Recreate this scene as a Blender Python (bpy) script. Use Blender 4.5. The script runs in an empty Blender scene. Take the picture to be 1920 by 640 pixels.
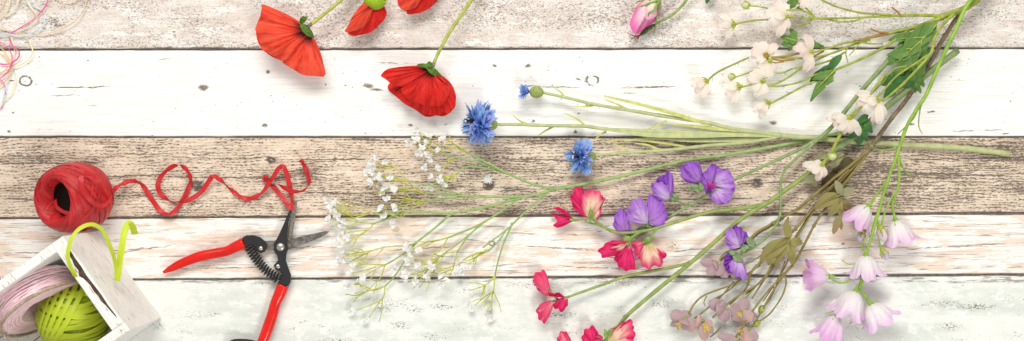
import bpy, math, random
from mathutils import Vector, Matrix, noise as mnoise
random.seed(7)
S = 0.0006            # metres per photo pixel on the table top
H = 1.5               # camera height
C = bpy.context.scene.collection
PI = math.pi

def P(px, py, h=0.0):
    """point of the table scene: px,py in photo pixels, h height in the same unit"""
    z = h * S
    k = (H - z) / H
    return Vector(((px - 960) * S * k, (320 - py) * S * k, z))

# ------------------------------------------------------------------ materials
class NT:
    def __init__(self, name):
        self.m = bpy.data.materials.new(name); self.m.use_nodes = True
        self.t = self.m.node_tree; self.t.nodes.clear()
    def n(self, typ, **kw):
        nd = self.t.nodes.new(typ)
        for k, v in kw.items(): setattr(nd, k, v)
        return nd
    def lk(self, a, b): self.t.links.new(a, b)
    def put(self, sock, v):
        if isinstance(v, bpy.types.NodeSocket): self.lk(v, sock)
        elif isinstance(v, (tuple, list)) and len(v) == 3 and sock.type == 'RGBA': sock.default_value = (*v, 1)
        else: sock.default_value = v
    def math(self, op, a, b=None, c=None, clamp=False):
        nd = self.n('ShaderNodeMath', operation=op, use_clamp=clamp)
        self.put(nd.inputs[0], a)
        if b is not None: self.put(nd.inputs[1], b)
        if c is not None: self.put(nd.inputs[2], c)
        return nd.outputs[0]
    def vm(self, op, a, b=None):
        nd = self.n('ShaderNodeVectorMath', operation=op)
        self.put(nd.inputs[0], a)
        if b is not None: self.put(nd.inputs[1], b)
        return nd.outputs[1] if op in ('LENGTH', 'DISTANCE', 'DOT_PRODUCT') else nd.outputs[0]
    def noise(self, v, fx, fy, det=3, rough=0.55, off=0.0, dist=0.0):
        vv = self.vm('MULTIPLY', v, (1.0 / fx, 1.0 / fy, 1.0 / fy))
        if off: vv = self.vm('ADD', vv, (off, off * 1.7, off * 0.3))
        nd = self.n('ShaderNodeTexNoise'); self.lk(vv, nd.inputs['Vector'])
        nd.inputs['Scale'].default_value = 1.0; nd.inputs['Detail'].default_value = det
        nd.inputs['Roughness'].default_value = rough; nd.inputs['Distortion'].default_value = dist
        return nd.outputs['Fac']
    def step(self, x, lo, hi):           # smooth 0..1 between lo and hi
        nd = self.n('ShaderNodeMapRange', interpolation_type='SMOOTHSTEP')
        self.put(nd.inputs[0], x); self.put(nd.inputs[1], lo); self.put(nd.inputs[2], hi)
        return nd.outputs[0]
    def mix(self, f, a, b):
        nd = self.n('ShaderNodeMix', data_type='RGBA')
        self.put(nd.inputs[0], f); self.put(nd.inputs[6], a); self.put(nd.inputs[7], b)
        return nd.outputs[2]
    def mx(self, a, b): return self.math('MAXIMUM', a, b)
    def mul(self, a, b): return self.math('MULTIPLY', a, b)
    def add(self, a, b): return self.math('ADD', a, b)
    def sub(self, a, b): return self.math('SUBTRACT', a, b)
    def sepxy(self, v):
        nd = self.n('ShaderNodeSeparateXYZ'); self.lk(v, nd.inputs[0]); return nd.outputs[0], nd.outputs[1]
    def obj_px(self):
        tc = self.n('ShaderNodeTexCoord')
        return self.vm('SCALE_' if False else 'MULTIPLY', tc.outputs['Object'], (1 / S, 1 / S, 1 / S))
    def out(self, col, rough=0.6, bump=None, bstr=0.3, bdist=0.001, transl=0.0, metal=0.0, spec=0.5, alpha=None, sheen=0.0, coat=0.0):
        p = self.n('ShaderNodeBsdfPrincipled')
        self.put(p.inputs['Base Color'], col); self.put(p.inputs['Roughness'], rough)
        p.inputs['Metallic'].default_value = metal; p.inputs['Specular IOR Level'].default_value = spec
        p.inputs['Coat Weight'].default_value = coat
        if bump is not None:
            b = self.n('ShaderNodeBump'); b.inputs['Strength'].default_value = bstr; b.inputs['Distance'].default_value = bdist
            self.lk(bump, b.inputs['Height']); self.lk(b.outputs[0], p.inputs['Normal'])
        sh = p.outputs[0]
        if transl > 0:
            tr = self.n('ShaderNodeBsdfTranslucent'); self.put(tr.inputs[0], col)
            ms = self.n('ShaderNodeMixShader'); ms.inputs[0].default_value = transl
            self.lk(sh, ms.inputs[1]); self.lk(tr.outputs[0], ms.inputs[2]); sh = ms.outputs[0]
        if alpha is not None:
            tr = self.n('ShaderNodeBsdfTransparent')
            ms = self.n('ShaderNodeMixShader'); self.put(ms.inputs[0], alpha)
            self.lk(tr.outputs[0], ms.inputs[1]); self.lk(sh, ms.inputs[2]); sh = ms.outputs[0]
        o = self.n('ShaderNodeOutputMaterial'); self.lk(sh, o.inputs[0])
        return self.m

def plain(name, col, var=0.15, f=(8, 8), rough=0.55, metal=0.0, transl=0.0, spec=0.4, col2=None, bstr=0.15, coat=0.0):
    N = NT(name); v = N.obj_px()
    f1 = N.noise(v, f[0], f[1], 3)
    c2 = col2 if col2 else tuple(c * (1 - 2 * var) for c in col)
    c = N.mix(N.step(f1, 0.35, 0.68), c2, col)
    return N.out(c, rough, bump=N.noise(v, 3, 3, 2), bstr=bstr, bdist=0.0006, metal=metal, transl=transl, spec=spec, coat=coat)

def petal_mat(name, base, mid, tip, vein=0.25, veincol=None, rough=0.6, transl=0.25, freq=22, b0=0.08, b1=0.45, bstr=0.35, dark=None):
    """colour runs along the petal (v) from base to tip, with fine veins that fan from the base"""
    N = NT(name)
    uv = N.n('ShaderNodeUVMap').outputs[0]
    oi = N.n('ShaderNodeObjectInfo').outputs['Random']
    u, vv = N.sepxy(uv)
    cb = N.n('ShaderNodeCombineXYZ'); N.put(cb.inputs[0], N.mul(u, freq)); N.put(cb.inputs[1], N.mul(vv, 2.2)); N.put(cb.inputs[2], N.mul(oi, 37.0))
    nd = N.n('ShaderNodeTexNoise'); N.lk(cb.outputs[0], nd.inputs[0]); nd.inputs['Scale'].default_value = 1; nd.inputs['Detail'].default_value = 4
    nd.inputs['Roughness'].default_value = 0.6
    st = nd.outputs['Fac']
    wob = N.add(vv, N.mul(N.sub(st, 0.5), 0.35))
    c = N.mix(N.step(wob, b0, b1), base, mid)
    c = N.mix(N.step(wob, 0.5, 1.02), c, tip)
    vc = veincol if veincol else tuple(x * 0.55 for x in tip)
    c = N.mix(N.mul(N.step(st, 0.49, 0.66), vein), c, vc)
    c = N.mix(N.mul(N.step(st, 0.50, 0.36), vein * 0.5), c, tuple(min(.92, x * 1.25 + .04) for x in tip))
    return N.out(c, rough, bump=st, bstr=bstr, bdist=0.0025, transl=transl, spec=0.3)

# ------------------------------------------------------------------ mesh helpers
ORG = {}
class MB:
    def __init__(self): self.v = []; self.f = []; self.uv = []
    def vert(self, p, uv=(0.5, 0.5)):
        self.v.append(Vector(p)); self.uv.append(uv); return len(self.v) - 1
    def grid(self, rows, uvs=None, wrap=False):
        """rows: list of rows of points"""
        ids = []
        for j, r in enumerate(rows):
            ids.append([self.vert(p, (i / max(1, len(r) - 1), j / max(1, len(rows) - 1)) if uvs is None else uvs[j][i]) for i, p in enumerate(r)])
        n = len(rows[0])
        for j in range(len(rows) - 1):
            for i in range(n if wrap else n - 1):
                k = (i + 1) % n
                self.f.append((ids[j][i], ids[j][k], ids[j + 1][k], ids[j + 1][i]))
        return ids
    def tube(self, pts, rad, sides=8, cap=True, flat=1.0):
        n = len(pts)
        if not hasattr(rad, '__len__'): rad = [rad] * n
        prev = None; rows = []
        for i in range(n):
            t = (pts[min(i + 1, n - 1)] - pts[max(i - 1, 0)])
            if t.length < 1e-9: t = Vector((1, 0, 0))
            t.normalize()
            if prev is None:
                a = Vector((0, 0, 1)) if abs(t.z) < 0.9 else Vector((1, 0, 0))
                e1 = t.cross(a).normalized()
            else:
                e1 = (prev - t * prev.dot(t))
                e1 = e1.normalized() if e1.length > 1e-6 else t.cross(Vector((0, 0, 1))).normalized()
            e2 = t.cross(e1); prev = e1
            rows.append([pts[i] + (e1 * math.cos(2 * PI * k / sides) + e2 * math.sin(2 * PI * k / sides) * flat) * rad[i] for k in range(sides)])
        ids = self.grid(rows, wrap=True)
        if cap:
            self.f.append(tuple(reversed(ids[0]))); self.f.append(tuple(ids[-1]))
        return self
    def ribbon(self, pts, nrm, width, band=0, curve=0.22):
        n = len(pts); rows = []
        if not hasattr(width, '__len__'): width = [width] * n
        for i in range(n):
            t = (pts[min(i + 1, n - 1)] - pts[max(i - 1, 0)]).normalized()
            s = t.cross(nrm[i]); s = s.normalized() if s.length > 1e-6 else Vector((1, 0, 0))
            up = s.cross(t).normalized(); w = width[i] * 0.5
            rows.append([pts[i] + s * w * c - up * abs(c) * w * curve for c in (-1, -0.35, 0.35, 1)])
        self.grid([[r[k] for r in rows] for k in range(4)], [[(band + 0.9 * i / max(1, n - 1), k / 3) for i in range(n)] for k in range(4)])
        return self
    def poly_plate(self, pts2, z0, z1, bev=0.8, conv=P):
        """bevelled plate from a px outline, between heights z0 and z1 (px)"""
        n = len(pts2); cx = sum(p[0] for p in pts2) / n; cy = sum(p[1] for p in pts2) / n
        def inset(d):
            out = []
            ar = sum(pts2[i][0] * pts2[(i + 1) % n][1] - pts2[(i + 1) % n][0] * pts2[i][1] for i in range(n))
            sg = 1 if ar > 0 else -1
            for i in range(n):
                a, b, c = Vector(pts2[i - 1]), Vector(pts2[i]), Vector(pts2[(i + 1) % n])
                d1 = (b - a).normalized(); d2 = (c - b).normalized()
                nn = Vector((-(d1 + d2).y, (d1 + d2).x)); nn = nn.normalized() if nn.length > 1e-6 else Vector((-d1.y, d1.x))
                out.append(b + nn * sg * d)
            return out
        ins = inset(bev)
        lay = [[conv(x, y, z0) for x, y in pts2], [conv(x, y, z1 - bev) for x, y in pts2], [conv(x, y, z1) for x, y in ins]]
        ids = self.grid(lay, wrap=True)
        self.f.append(tuple(ids[2])); self.f.append(tuple(reversed(ids[0])))
        return self
    def box(self, o, ex, ey, ez, bev=0.0):
        """box from corner o along three edge vectors with chamfered edges on top"""
        c = [o, o + ex, o + ex + ey, o + ey]
        if bev <= 0:
            ids = self.grid([[p for p in c], [p + ez for p in c]], wrap=True)
            self.f.append(tuple(reversed(ids[0]))); self.f.append(tuple(ids[1]))
        else:
            nx, ny, nz = ex.normalized(), ey.normalized(), ez.normalized()
            sg = [(1, 1), (-1, 1), (-1, -1), (1, -1)]
            r = []
            for zz, ins in ((bev, 0), (ez.length - bev, 0), (ez.length, bev)):
                r.append([c[i] + nx * sg[i][0] * ins + ny * sg[i][1] * ins + nz * zz for i in range(4)])
            r.insert(0, [c[i] + nx * sg[i][0] * bev + ny * sg[i][1] * bev for i in range(4)])
            ids = self.grid(r, wrap=True)
            self.f.append(tuple(reversed(ids[0]))); self.f.append(tuple(ids[-1]))
        return self
    def build(self, name, mat, parent=None, smooth=True, label=None, org=None):
        o0 = org if org is not None else (ORG.get(parent.name, Vector()) if parent else Vector())
        me = bpy.data.meshes.new(name)
        me.from_pydata([tuple(p - o0) for p in self.v], [], self.f)
        ul = me.uv_layers.new(name='UVMap')
        for l in me.loops: ul.data[l.index].uv = self.uv[l.vertex_index]
        if smooth:
            for p in me.polygons: p.use_smooth = True
        me.validate(); me.update()
        me.materials.append(mat)
        o = bpy.data.objects.new(name, me); C.objects.link(o)
        if parent: o.parent = parent
        else: o.location = o0
        ORG[o.name] = o0
        if label: o['label'] = label
        return o

def thing(name, label, cat, loc, group=None):
    o = bpy.data.objects.new(name, None); C.objects.link(o)
    o.location = loc; o.empty_display_size = 0.01
    ORG[o.name] = Vector(loc)
    o['label'] = label; o['category'] = cat
    if group: o['group'] = group
    return o

def cr(pts, m=6):
    """Catmull-Rom through tuples -> denser list of tuples"""
    if len(pts) < 3 and m > 1:
        a, b = pts[0], pts[-1]
        return [tuple(a[k] + (b[k] - a[k]) * i / m for k in range(len(a))) for i in range(m + 1)]
    out = []
    n = len(pts)
    for i in range(n - 1):
        p0, p1, p2, p3 = pts[max(i - 1, 0)], pts[i], pts[i + 1], pts[min(i + 2, n - 1)]
        for j in range(m):
            t = j / m
            out.append(tuple(0.5 * (2 * p1[k] + (p2[k] - p0[k]) * t + (2 * p0[k] - 5 * p1[k] + 4 * p2[k] - p3[k]) * t * t + (3 * p1[k] - p0[k] - 3 * p2[k] + p3[k]) * t ** 3) for k in range(len(p1))))
    out.append(tuple(pts[-1])); return out

def resample(pts, n):
    L = [0]
    for i in range(1, len(pts)): L.append(L[-1] + math.dist(pts[i][:2], pts[i - 1][:2]))
    out = []; k = 0
    for i in range(n):
        s = L[-1] * i / (n - 1)
        while k < len(L) - 2 and L[k + 1] < s: k += 1
        d = L[k + 1] - L[k]; f = (s - L[k]) / d if d > 1e-9 else 0
        out.append(tuple(pts[k][q] + (pts[k + 1][q] - pts[k][q]) * f for q in range(len(pts[0]))))
    return out

def stem(mb, pts, r0, r1, sides=7, knots=0.0):
    """pts (px,py,h) control points; radii px"""
    q = cr(pts, 5); n = len(q)
    w = [P(*p) for p in q]
    rad = [(r0 + (r1 - r0) * i / (n - 1)) * S * (1 + 0.07 * math.sin(i * 2.1 + r0 * 9)) for i in range(n)]
    mb.tube(w, rad, sides)
    return w

def node_bump(mb, px, py, h, r):
    ball(mb, P(px, py, h), r * S, 6, 8)

def ball(mb, c, r, nt=8, ns=12, scl=(1, 1, 1), frame=None):
    rows = []
    for j in range(nt + 1):
        th = PI * (0.02 + 0.96 * j / nt)
        row = []
        for i in range(ns):
            a = 2 * PI * i / ns
            v = Vector((math.sin(th) * math.cos(a) * scl[0], math.sin(th) * math.sin(a) * scl[1], math.cos(th) * scl[2])) * r
            if frame: v = frame @ v
            row.append(c + v)
        rows.append(row)
    ids = mb.grid(rows, wrap=True)
    mb.f.append(tuple(reversed(ids[0]))); mb.f.append(tuple(ids[-1]))

def fan(mb, base, outline, hb, he, dome=6, ruffle=2, freq=5, nu=30, nv=9, seed=0, flip=1, curl=0.0, wav=0.0, pleat=0.0, npl=11, crk=1.2):
    """petal fanning from base (px) to a traced rim; hb/he heights at base and rim, dome bulges it"""
    rnd = random.Random(seed * 31 + len(outline)); ph = rnd.random() * 6; ph2 = rnd.random() * 6
    o = resample(cr(outline, 5), nu)
    rows = []; uvs = []
    for j in range(nv + 1):
        t = j / nv
        row = []; uvr = []
        for i in range(nu):
            u = i / (nu - 1)
            tt = 0.03 + 0.97 * t
            jig = 1 + wav * t * math.sin(u * 40 + ph)
            x = base[0] + (o[i][0] - base[0]) * tt * jig; y = base[1] + (o[i][1] - base[1]) * tt * jig
            z = hb + (he - hb) * t + dome * (math.sin(PI * (0.08 + 0.84 * u)) ** 0.8) * math.sin(PI * min(1, t * 0.72 + 0.02)) * flip
            z += ruffle * (t ** 1.5) * (math.sin(freq * 2 * PI * u + ph) + 0.5 * math.sin(freq * 4.7 * u * PI + ph2))
            z += 0.35 * ruffle * t * mnoise.noise(Vector((x * 0.12, y * 0.12, seed)))
            z += crk * (0.2 + t) * (mnoise.noise(Vector((x * 0.22, y * 0.22, seed + 7))) + 0.6 * mnoise.noise(Vector((x * 0.5, y * 0.5, seed + 11))))
            if pleat:
                pu = u * npl + 0.5 * mnoise.noise(Vector((u * 6, t * 1.5, seed + 3.3))); z += pleat * (0.25 + 0.75 * t) * min(1, t * 5) * (abs(math.sin(PI * pu)) - 0.6) * (0.6 + 0.8 * mnoise.noise(Vector((u * 9, 2.2, seed))) ** 2 + .4 * math.sin(u * 23 + ph))
            z -= curl * max(0, t - 0.75) * 4
            row.append(P(x, y, max(0.8, z))); uvr.append((u, t))
        rows.append(row); uvs.append(uvr)
    mb.grid(rows, uvs)
    return mb

def petal3(mb, c, tip, width, roll=0.0, cup=0.25, bow=0.15, wprof=0.8, notch=0.0, ns=8, nw=6, up=None, base_w=0.12, rnd_tip=0.0):
    """single petal from c to tip (world), width world"""
    d = tip - c; L = d.length; d.normalize()
    upv = up or Vector((0, 0, 1))
    s = d.cross(upv)
    if s.length < 1e-4: s = d.cross(Vector((0, 1, 0)))
    s.normalize(); s = Matrix.Rotation(roll, 3, d) @ s
    nrm = s.cross(d).normalized()
    rows = []; uvs = []; pw_ = 0
    for j in range(ns + 1):
        t = j / ns
        w = width * 0.5 * max(base_w * (1 - t), math.sin(PI * min(1, t ** wprof * 0.97 + 0.015)) ** 0.62)
        if rnd_tip > 0:      # rounded, spoon-shaped outline
            t = 1 - (1 - t) ** 1.5 if t > 0.4 else t * (1 - 0.6 ** 1.5) / 0.4
            w = width * 0.5 * ((base_w + (1 - base_w) * math.sin(PI * 0.5 * t / 0.6)) if t < 0.6 else math.sqrt(max(0.02, 1 - ((t - 0.6) / 0.4) ** 2)))
        elif j == ns: w = pw_ * 0.5
        pw_ = w
        row = []; uvr = []
        for i in range(nw + 1):
            cc = -1 + 2 * i / nw
            ll = L * t * (1 - (notch * (1 - abs(cc)) if t > 0.9 else 0) - 0.05 * cc * cc * t)
            row.append(c + d * ll + s * (w * cc) + nrm * (bow * L * math.sin(PI * t) + cup * w * cc * cc - 0.0 * t))
            uvr.append((i / nw, t))
        rows.append(row); uvs.append(uvr)
    mb.grid(rows, uvs)
    return mb

def lobe(mb, a, b, w, h0, h1, teeth=3, tooth=0.25, bow=4, ns=14, seed=0):
    """leaf blade lobe from px a to px b with toothed edge, folded slightly along its midrib"""
    ax, ay = a; bx, by = b
    dx, dy = bx - ax, by - ay; L = math.hypot(dx, dy); dx /= L; dy /= L
    nx, ny = -dy, dx
    rnd = random.Random(seed); p1 = rnd.random() * 6; bend = (rnd.random() - 0.5) * 0.16 * L
    rows = []; uvs = []
    for j in range(ns + 1):
        t = j / ns
        base = (math.sin(PI * min(1, t ** 0.8)) ** 0.7) if t < 1 else 0
        saw = ((t * teeth * 1.0 + p1) % 1.0)
        ww = w * 0.5 * max(0.1 * (1 - t), base * (1 - tooth * saw))
        off = bend * math.sin(PI * t)
        z = h0 + (h1 - h0) * t + bow * math.sin(PI * t)
        row = []; uvr = []
        for i, cc in enumerate((-1, -0.5, 0, 0.5, 1)):
            x = ax + dx * L * t + nx * (ww * cc + off) - dx * tooth * ww * abs(cc) * 0.4
            y = ay + dy * L * t + ny * (ww * cc + off) - dy * tooth * ww * abs(cc) * 0.4
            row.append(P(x, y, max(1.0, z + abs(cc) * 0.16 * ww + 0.6 * math.sin(cc * 3 + t * 7 + p1)))); uvr.append((i / 4, t))
        rows.append(row); uvs.append(uvr)
    mb.grid(rows, uvs)
    return mb

def frame_of(a):
    a = a.normalized()
    e1 = a.cross(Vector((0, 0, 1)))
    if e1.length < 1e-3: e1 = Vector((1, 0, 0))
    e1.normalize(); return a, e1, a.cross(e1)

# ------------------------------------------------------------------ camera, lights
sc = bpy.context.scene
w = bpy.data.worlds.new("World"); sc.world = w; w.use_nodes = True
bg = w.node_tree.nodes.get('Background'); bg.inputs[0].default_value = (1.0, 0.985, 0.94, 1); bg.inputs[1].default_value = 0.45
cam = bpy.data.cameras.new('camera'); co = bpy.data.objects.new('camera', cam); C.objects.link(co)
co.location = (0, 0, H); cam.sensor_width = 36; cam.lens = 36 * H / (1920 * S); cam.clip_end = 50; cam.clip_start = 0.01
sc.camera = co
def area(name, loc, tgt, size, power, col=(1, 0.98, 0.93)):
    l = bpy.data.lights.new(name, 'AREA'); l.shape = 'RECTANGLE'; l.size = size[0]; l.size_y = size[1]; l.energy = power; l.color = col
    o = bpy.data.objects.new(name, l); C.objects.link(o); o.location = loc
    o.rotation_euler = (Vector(tgt) - Vector(loc)).to_track_quat('-Z', 'Y').to_euler()
area('softbox', (-0.25, 1.5, 1.75), (0, 0, 0), (1.6, 0.8), 43)
area('softbox', (0.75, -1.35, 1.7), (0.1, 0, 0), (0.55, 0.55), 17.5)
sc.view_settings.view_transform = 'Standard'; sc.view_settings.look = 'None'; sc.view_settings.exposure = 0.14; sc.view_settings.gamma = 1.0

# ------------------------------------------------------------------ the plank table top
def pw(px, py): return (px - 960.0, 320.0 - py)

class Plank(NT):
    def start(self):
        self.V = self.obj_px()
        wob = self.n('ShaderNodeTexNoise'); self.lk(self.vm('MULTIPLY', self.V, (1 / 14, 1 / 14, 1)), wob.inputs[0]); wob.inputs['Scale'].default_value = 1; wob.inputs['Detail'].default_value = 3
        self.Wv = self.vm('ADD', self.V, self.vm('MULTIPLY', self.vm('SUBTRACT', wob.outputs['Color'], (0.5, 0.5, 0.5)), (9, 9, 0)))
        self.WX, self.WY = self.sepxy(self.Wv)
        self.X, self.Y = self.sepxy(self.V)
    def blob(self, px, py, rx, ry, soft=0.5):
        x, y = pw(px, py)
        d = self.vm('LENGTH', self.vm('MULTIPLY', self.vm('SUBTRACT', self.Wv, (x, y, 0)), (1 / rx, 1 / ry, 0)))
        return self.math('SUBTRACT', 1.0, self.step(d, 1 - soft, 1.0 + soft * 0.3))
    def ring(self, px, py, rx, ry, w=0.2):
        x, y = pw(px, py)
        d = self.vm('LENGTH', self.vm('MULTIPLY', self.vm('SUBTRACT', self.Wv, (x, y, 0)), (1 / rx, 1 / ry, 0)))
        return self.math('SUBTRACT', 1.0, self.step(self.math('ABSOLUTE', self.sub(d, 1.0)), w * 0.4, w))
    def crack(self, x0, y0, x1, y1, w=1.6, broken=0.0):
        """a hairline crack between two pixels, ragged and tapering"""
        ax, ay = pw(x0, y0); bx, by = pw(x1, y1)
        sl = (by - ay) / (bx - ax)
        ly = self.math('MULTIPLY_ADD', self.sub(self.X, ax), sl, ay)
        dy = self.math('ABSOLUTE', self.sub(self.add(self.mul(self.WY, 0.65), self.mul(self.Y, 0.35)), ly))
        inx = self.mul(self.step(self.X, ax, ax + 18), self.sub(1.0, self.step(self.X, bx - 30, bx)))
        ww = self.mul(inx, w)
        m = self.math('SUBTRACT', 1.0, self.step(dy, self.mul(ww, 0.45), ww))
        m = self.mul(m, self.step(inx, 0.0, 0.2))
        if broken: m = self.mul(m, self.step(self.brk, broken - 0.06, broken + 0.06))
        return m
    def union(self, L):
        r = L[0]
        for x in L[1:]: r = self.mx(r, x)
        return r

DK = (0.075, 0.052, 0.04)
def plank_top():
    N = Plank('worn_pink_board'); N.start(); V = N.V
    big = N.noise(V, 220, 70, 4, 0.6, 3.1); mid = N.noise(V, 46, 20, 4, 0.6, 1.3)
    c = N.mix(N.step(mid, 0.36, 0.62), (0.66, 0.585, 0.53), (0.76, 0.705, 0.665))
    c = N.mix(N.step(N.noise(V, 75, 17, 5, 0.65, 8.0), 0.55, 0.63), c, (0.83, 0.81, 0.775))
    fine = N.noise(V, 3.1, 2.3, 5, 0.74, 5.0); fine2 = N.noise(V, 7, 2.4, 3, 0.62, 9.0)
    thr = N.math('MULTIPLY_ADD', N.step(big, 0.35, 0.66), -0.075, 0.612)
    thr = N.sub(thr, N.mul(N.blob(100, 40, 36, 18, 0.9), 0.07))
    sp = N.math('MULTIPLY', N.step(N.sub(fine, thr), -0.02, 0.03), 0.8)
    sp2 = N.mul(N.step(N.sub(fine2, N.add(thr, 0.035)), -0.02, 0.05), 0.75)
    c = N.mix(N.mx(sp, sp2), c, (0.12, 0.08, 0.06))
    c = N.mix(N.mul(N.step(N.noise(V, 34, 2.2, 4, 0.66, 12), 0.52, 0.66), 0.5), c, (0.47, 0.385, 0.33))
    # grime along the lower edge
    edge = N.sub(1.0, N.step(N.add(N.Y, N.mul(N.sub(N.noise(V, 30, 8, 4, 0.7), 0.5), -16)), pw(0, 91)[1], pw(0, 86)[1]))
    edge = N.mul(edge, N.step(N.noise(V, 60, 9, 4, 0.7, 4), 0.40, 0.58))
    pit = N.union([N.blob(905 + 0, 8, 8, 5), N.blob(1172, 41, 9, 6, 0.8), N.blob(99, 40, 11, 6, .9), N.blob(110, 47, 14, 5, .9), N.blob(1559, 53, 4, 3)])
    pit = N.mul(pit, N.step(fine, 0.42, 0.55))
    c = N.mix(N.mx(N.mul(edge, 0.85), N.mul(pit, 0.8)), c, (0.13, 0.095, 0.075))
    return N.out(c, 0.75, bump=N.add(fine, N.mul(mid, 0.5)), bstr=0.4, bdist=0.001)

def plank_white():
    N = Plank('white_painted_board'); N.start(); V = N.V
    N.brk = N.noise(V, 14, 3, 3, 0.6, 2)
    c = N.mix(N.step(N.noise(V, 160, 22, 5, 0.6, 2.0), 0.42, 0.68), (0.87, 0.87, 0.85), (0.85, 0.835, 0.805))
    c = N.mix(N.mul(N.step(N.noise(V, 70, 10, 4, 0.6, 6.0), 0.57, 0.70), 0.6), c, (0.68, 0.715, 0.73))
    gr = N.noise(V, 110, 1.9, 4, 0.62, 3.3)
    c = N.mix(N.mul(N.step(gr, 0.46, 0.64), 0.5), c, (0.66, 0.585, 0.52))
    c = N.mix(N.mul(N.step(N.noise(V, 34, 3.0, 4, 0.6, 7.7), 0.64, 0.72), 0.6), c, (0.62, 0.46, 0.35))
    specks = N.mul(N.step(N.noise(V, 8, 4.2, 2, 0.5, 14), 0.70, 0.735), N.step(N.noise(V, 120, 60, 2, .5, 4), .40, .6))
    marks = [specks]
    for ox in (0, 1062):          # knots and nail holes
        marks += [N.mul(N.ring(48 + ox, 152, 11, 9, .3), N.step(N.noise(V, 12, 9, 2, .5, ox * .01 + 1), .36, .5)), N.blob(22 + ox, 150, 6, 2), N.blob(17 + ox, 247, 4, 3, .6), N.blob(24 + ox, 213, 3, 2.5, .6), N.crack(100 + ox, 165, 215 + ox, 162.5, 1.6, .4)]
    for b in ((503, 135, 4.6, 4), (497, 235, 6, 4), (382, 164, 12, 6), (690, 162, 11, 5.5), (705, 168, 14, 3), (648, 160, 2, 2), (990, 124, 8, 3.4), (927, 124, 5, 3.2), (1100, 197, 3, 2), (1000, 227, 4, 3.5), (1440, 112, 3, 2), (73, 107, 3, 2), (1885, 250, 8, 2), (1745, 210, 9, 2), (1895, 190, 2, 2), (1710, 233, 6, 3), (1450, 230, 9, 5), (1612, 162, 2, 2), (770, 236, 6, 3), (610, 158, 2, 2), (165, 115, 2, 1.5)):
        m = N.blob(*b, 0.6)
        marks.append(N.mul(m, N.step(N.noise(V, 4.5, 3.2, 3, .6, b[0] * .013), .30, .44)))
    for k in ((90, 180, 160, 178), (160, 198, 190, 198), (290, 113, 330, 111), (970, 162, 1100, 164), (0, 166, 24, 168), (1160, 164, 1250, 162), (1780, 247, 1890, 243), (700, 118, 790, 120), (1160, 175, 1200, 175)):
        marks.append(N.mul(N.crack(*k, 1.5, .45), .8))
    c = N.mix(N.mul(N.union(marks), 0.92), c, (0.13, 0.09, 0.065))
    return N.out(c, 0.62, bump=N.add(gr, N.mul(N.union(marks), -0.6)), bstr=0.35, bdist=0.0009)

def plank_brown():
    N = Plank('brown_weathered_board'); N.start(); V = N.V
    N.brk = N.noise(V, 18, 3, 3, 0.6, 2)
    dens = N.add(N.math('MULTIPLY_ADD', N.sub(N.noise(V, 150, 30, 5, 0.68, 1.7), .5), .72, .5), N.mul(N.step(N.X, -500, 900), 0.06))
    # wavy rows of broken dark dashes
    rowv = N.add(N.Y, N.mul(N.noise(V, 120, 40, 3, 0.5, 5), 26))
    saw = N.math('ABSOLUTE', N.sub(N.math('FRACT', N.math('DIVIDE', rowv, 5.3)), 0.5))
    dash = N.noise(V, 6.2, 1.8, 5, 0.75, 2.2)
    fleck = N.noise(V, 3.4, 1.7, 4, 0.72, 9.1)
    c = N.mix(N.step(N.noise(V, 60, 9, 4, 0.6, 4.0), 0.36, 0.64), (0.64, 0.495, 0.375), (0.785, 0.645, 0.515))
    c = N.mix(N.mul(N.step(fleck, 0.53, 0.62), 0.8), c, (0.88, 0.80, 0.71))
    d = N.add(N.mul(N.sub(0.28, saw), 0.30), N.sub(dash, 0.53))
    d = N.add(d, N.mul(N.sub(dens, 0.52), 0.66))
    m = N.step(d, 0.0, 0.07)
    m = N.mx(N.mul(m, 0.88), N.mul(N.step(N.add(N.sub(fleck, 0.60), N.mul(N.sub(dens, 0.5), 0.8)), 0.0, 0.07), 0.85))
    c = N.mix(m, c, (0.085, 0.056, 0.04))
    marks = []
    for k in ((0, 307, 200, 305), (150, 334, 330, 326), (690, 340, 860, 342), (300, 332, 560, 334), (1150, 376, 1420, 372), (0, 372, 120, 376), (930, 360, 1010, 352), (1380, 345, 1600, 338), (1600, 322, 1900, 330), (560, 300, 760, 298), (930, 298, 1110, 302), (1700, 300, 1920, 296), (1180, 318, 1300, 322), (560, 360, 680, 364)):
        marks.append(N.mul(N.crack(*k, 1.7, .36), .9))
    for b in ((370, 348, 15, 12), (917, 347, 13, 12), (1420, 344, 13, 10), (508, 301, 9, 8), (1665, 366, 8, 6)):
        marks.append(N.mul(N.blob(*b, .35), N.step(N.noise(V, 5, 4, 3, .6, b[0] * .01), .30, .48)))
        c = N.mix(N.mul(N.ring(b[0], b[1], b[2] * 1.8, b[3] * 1.5, .3), .35), c, (0.74, 0.60, 0.49))
    c = N.mix(N.union(marks), c, (0.125, 0.095, 0.08))
    return N.out(c, 0.8, bump=N.sub(dash, N.mul(m, 0.7)), bstr=0.5, bdist=0.0012)

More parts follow.
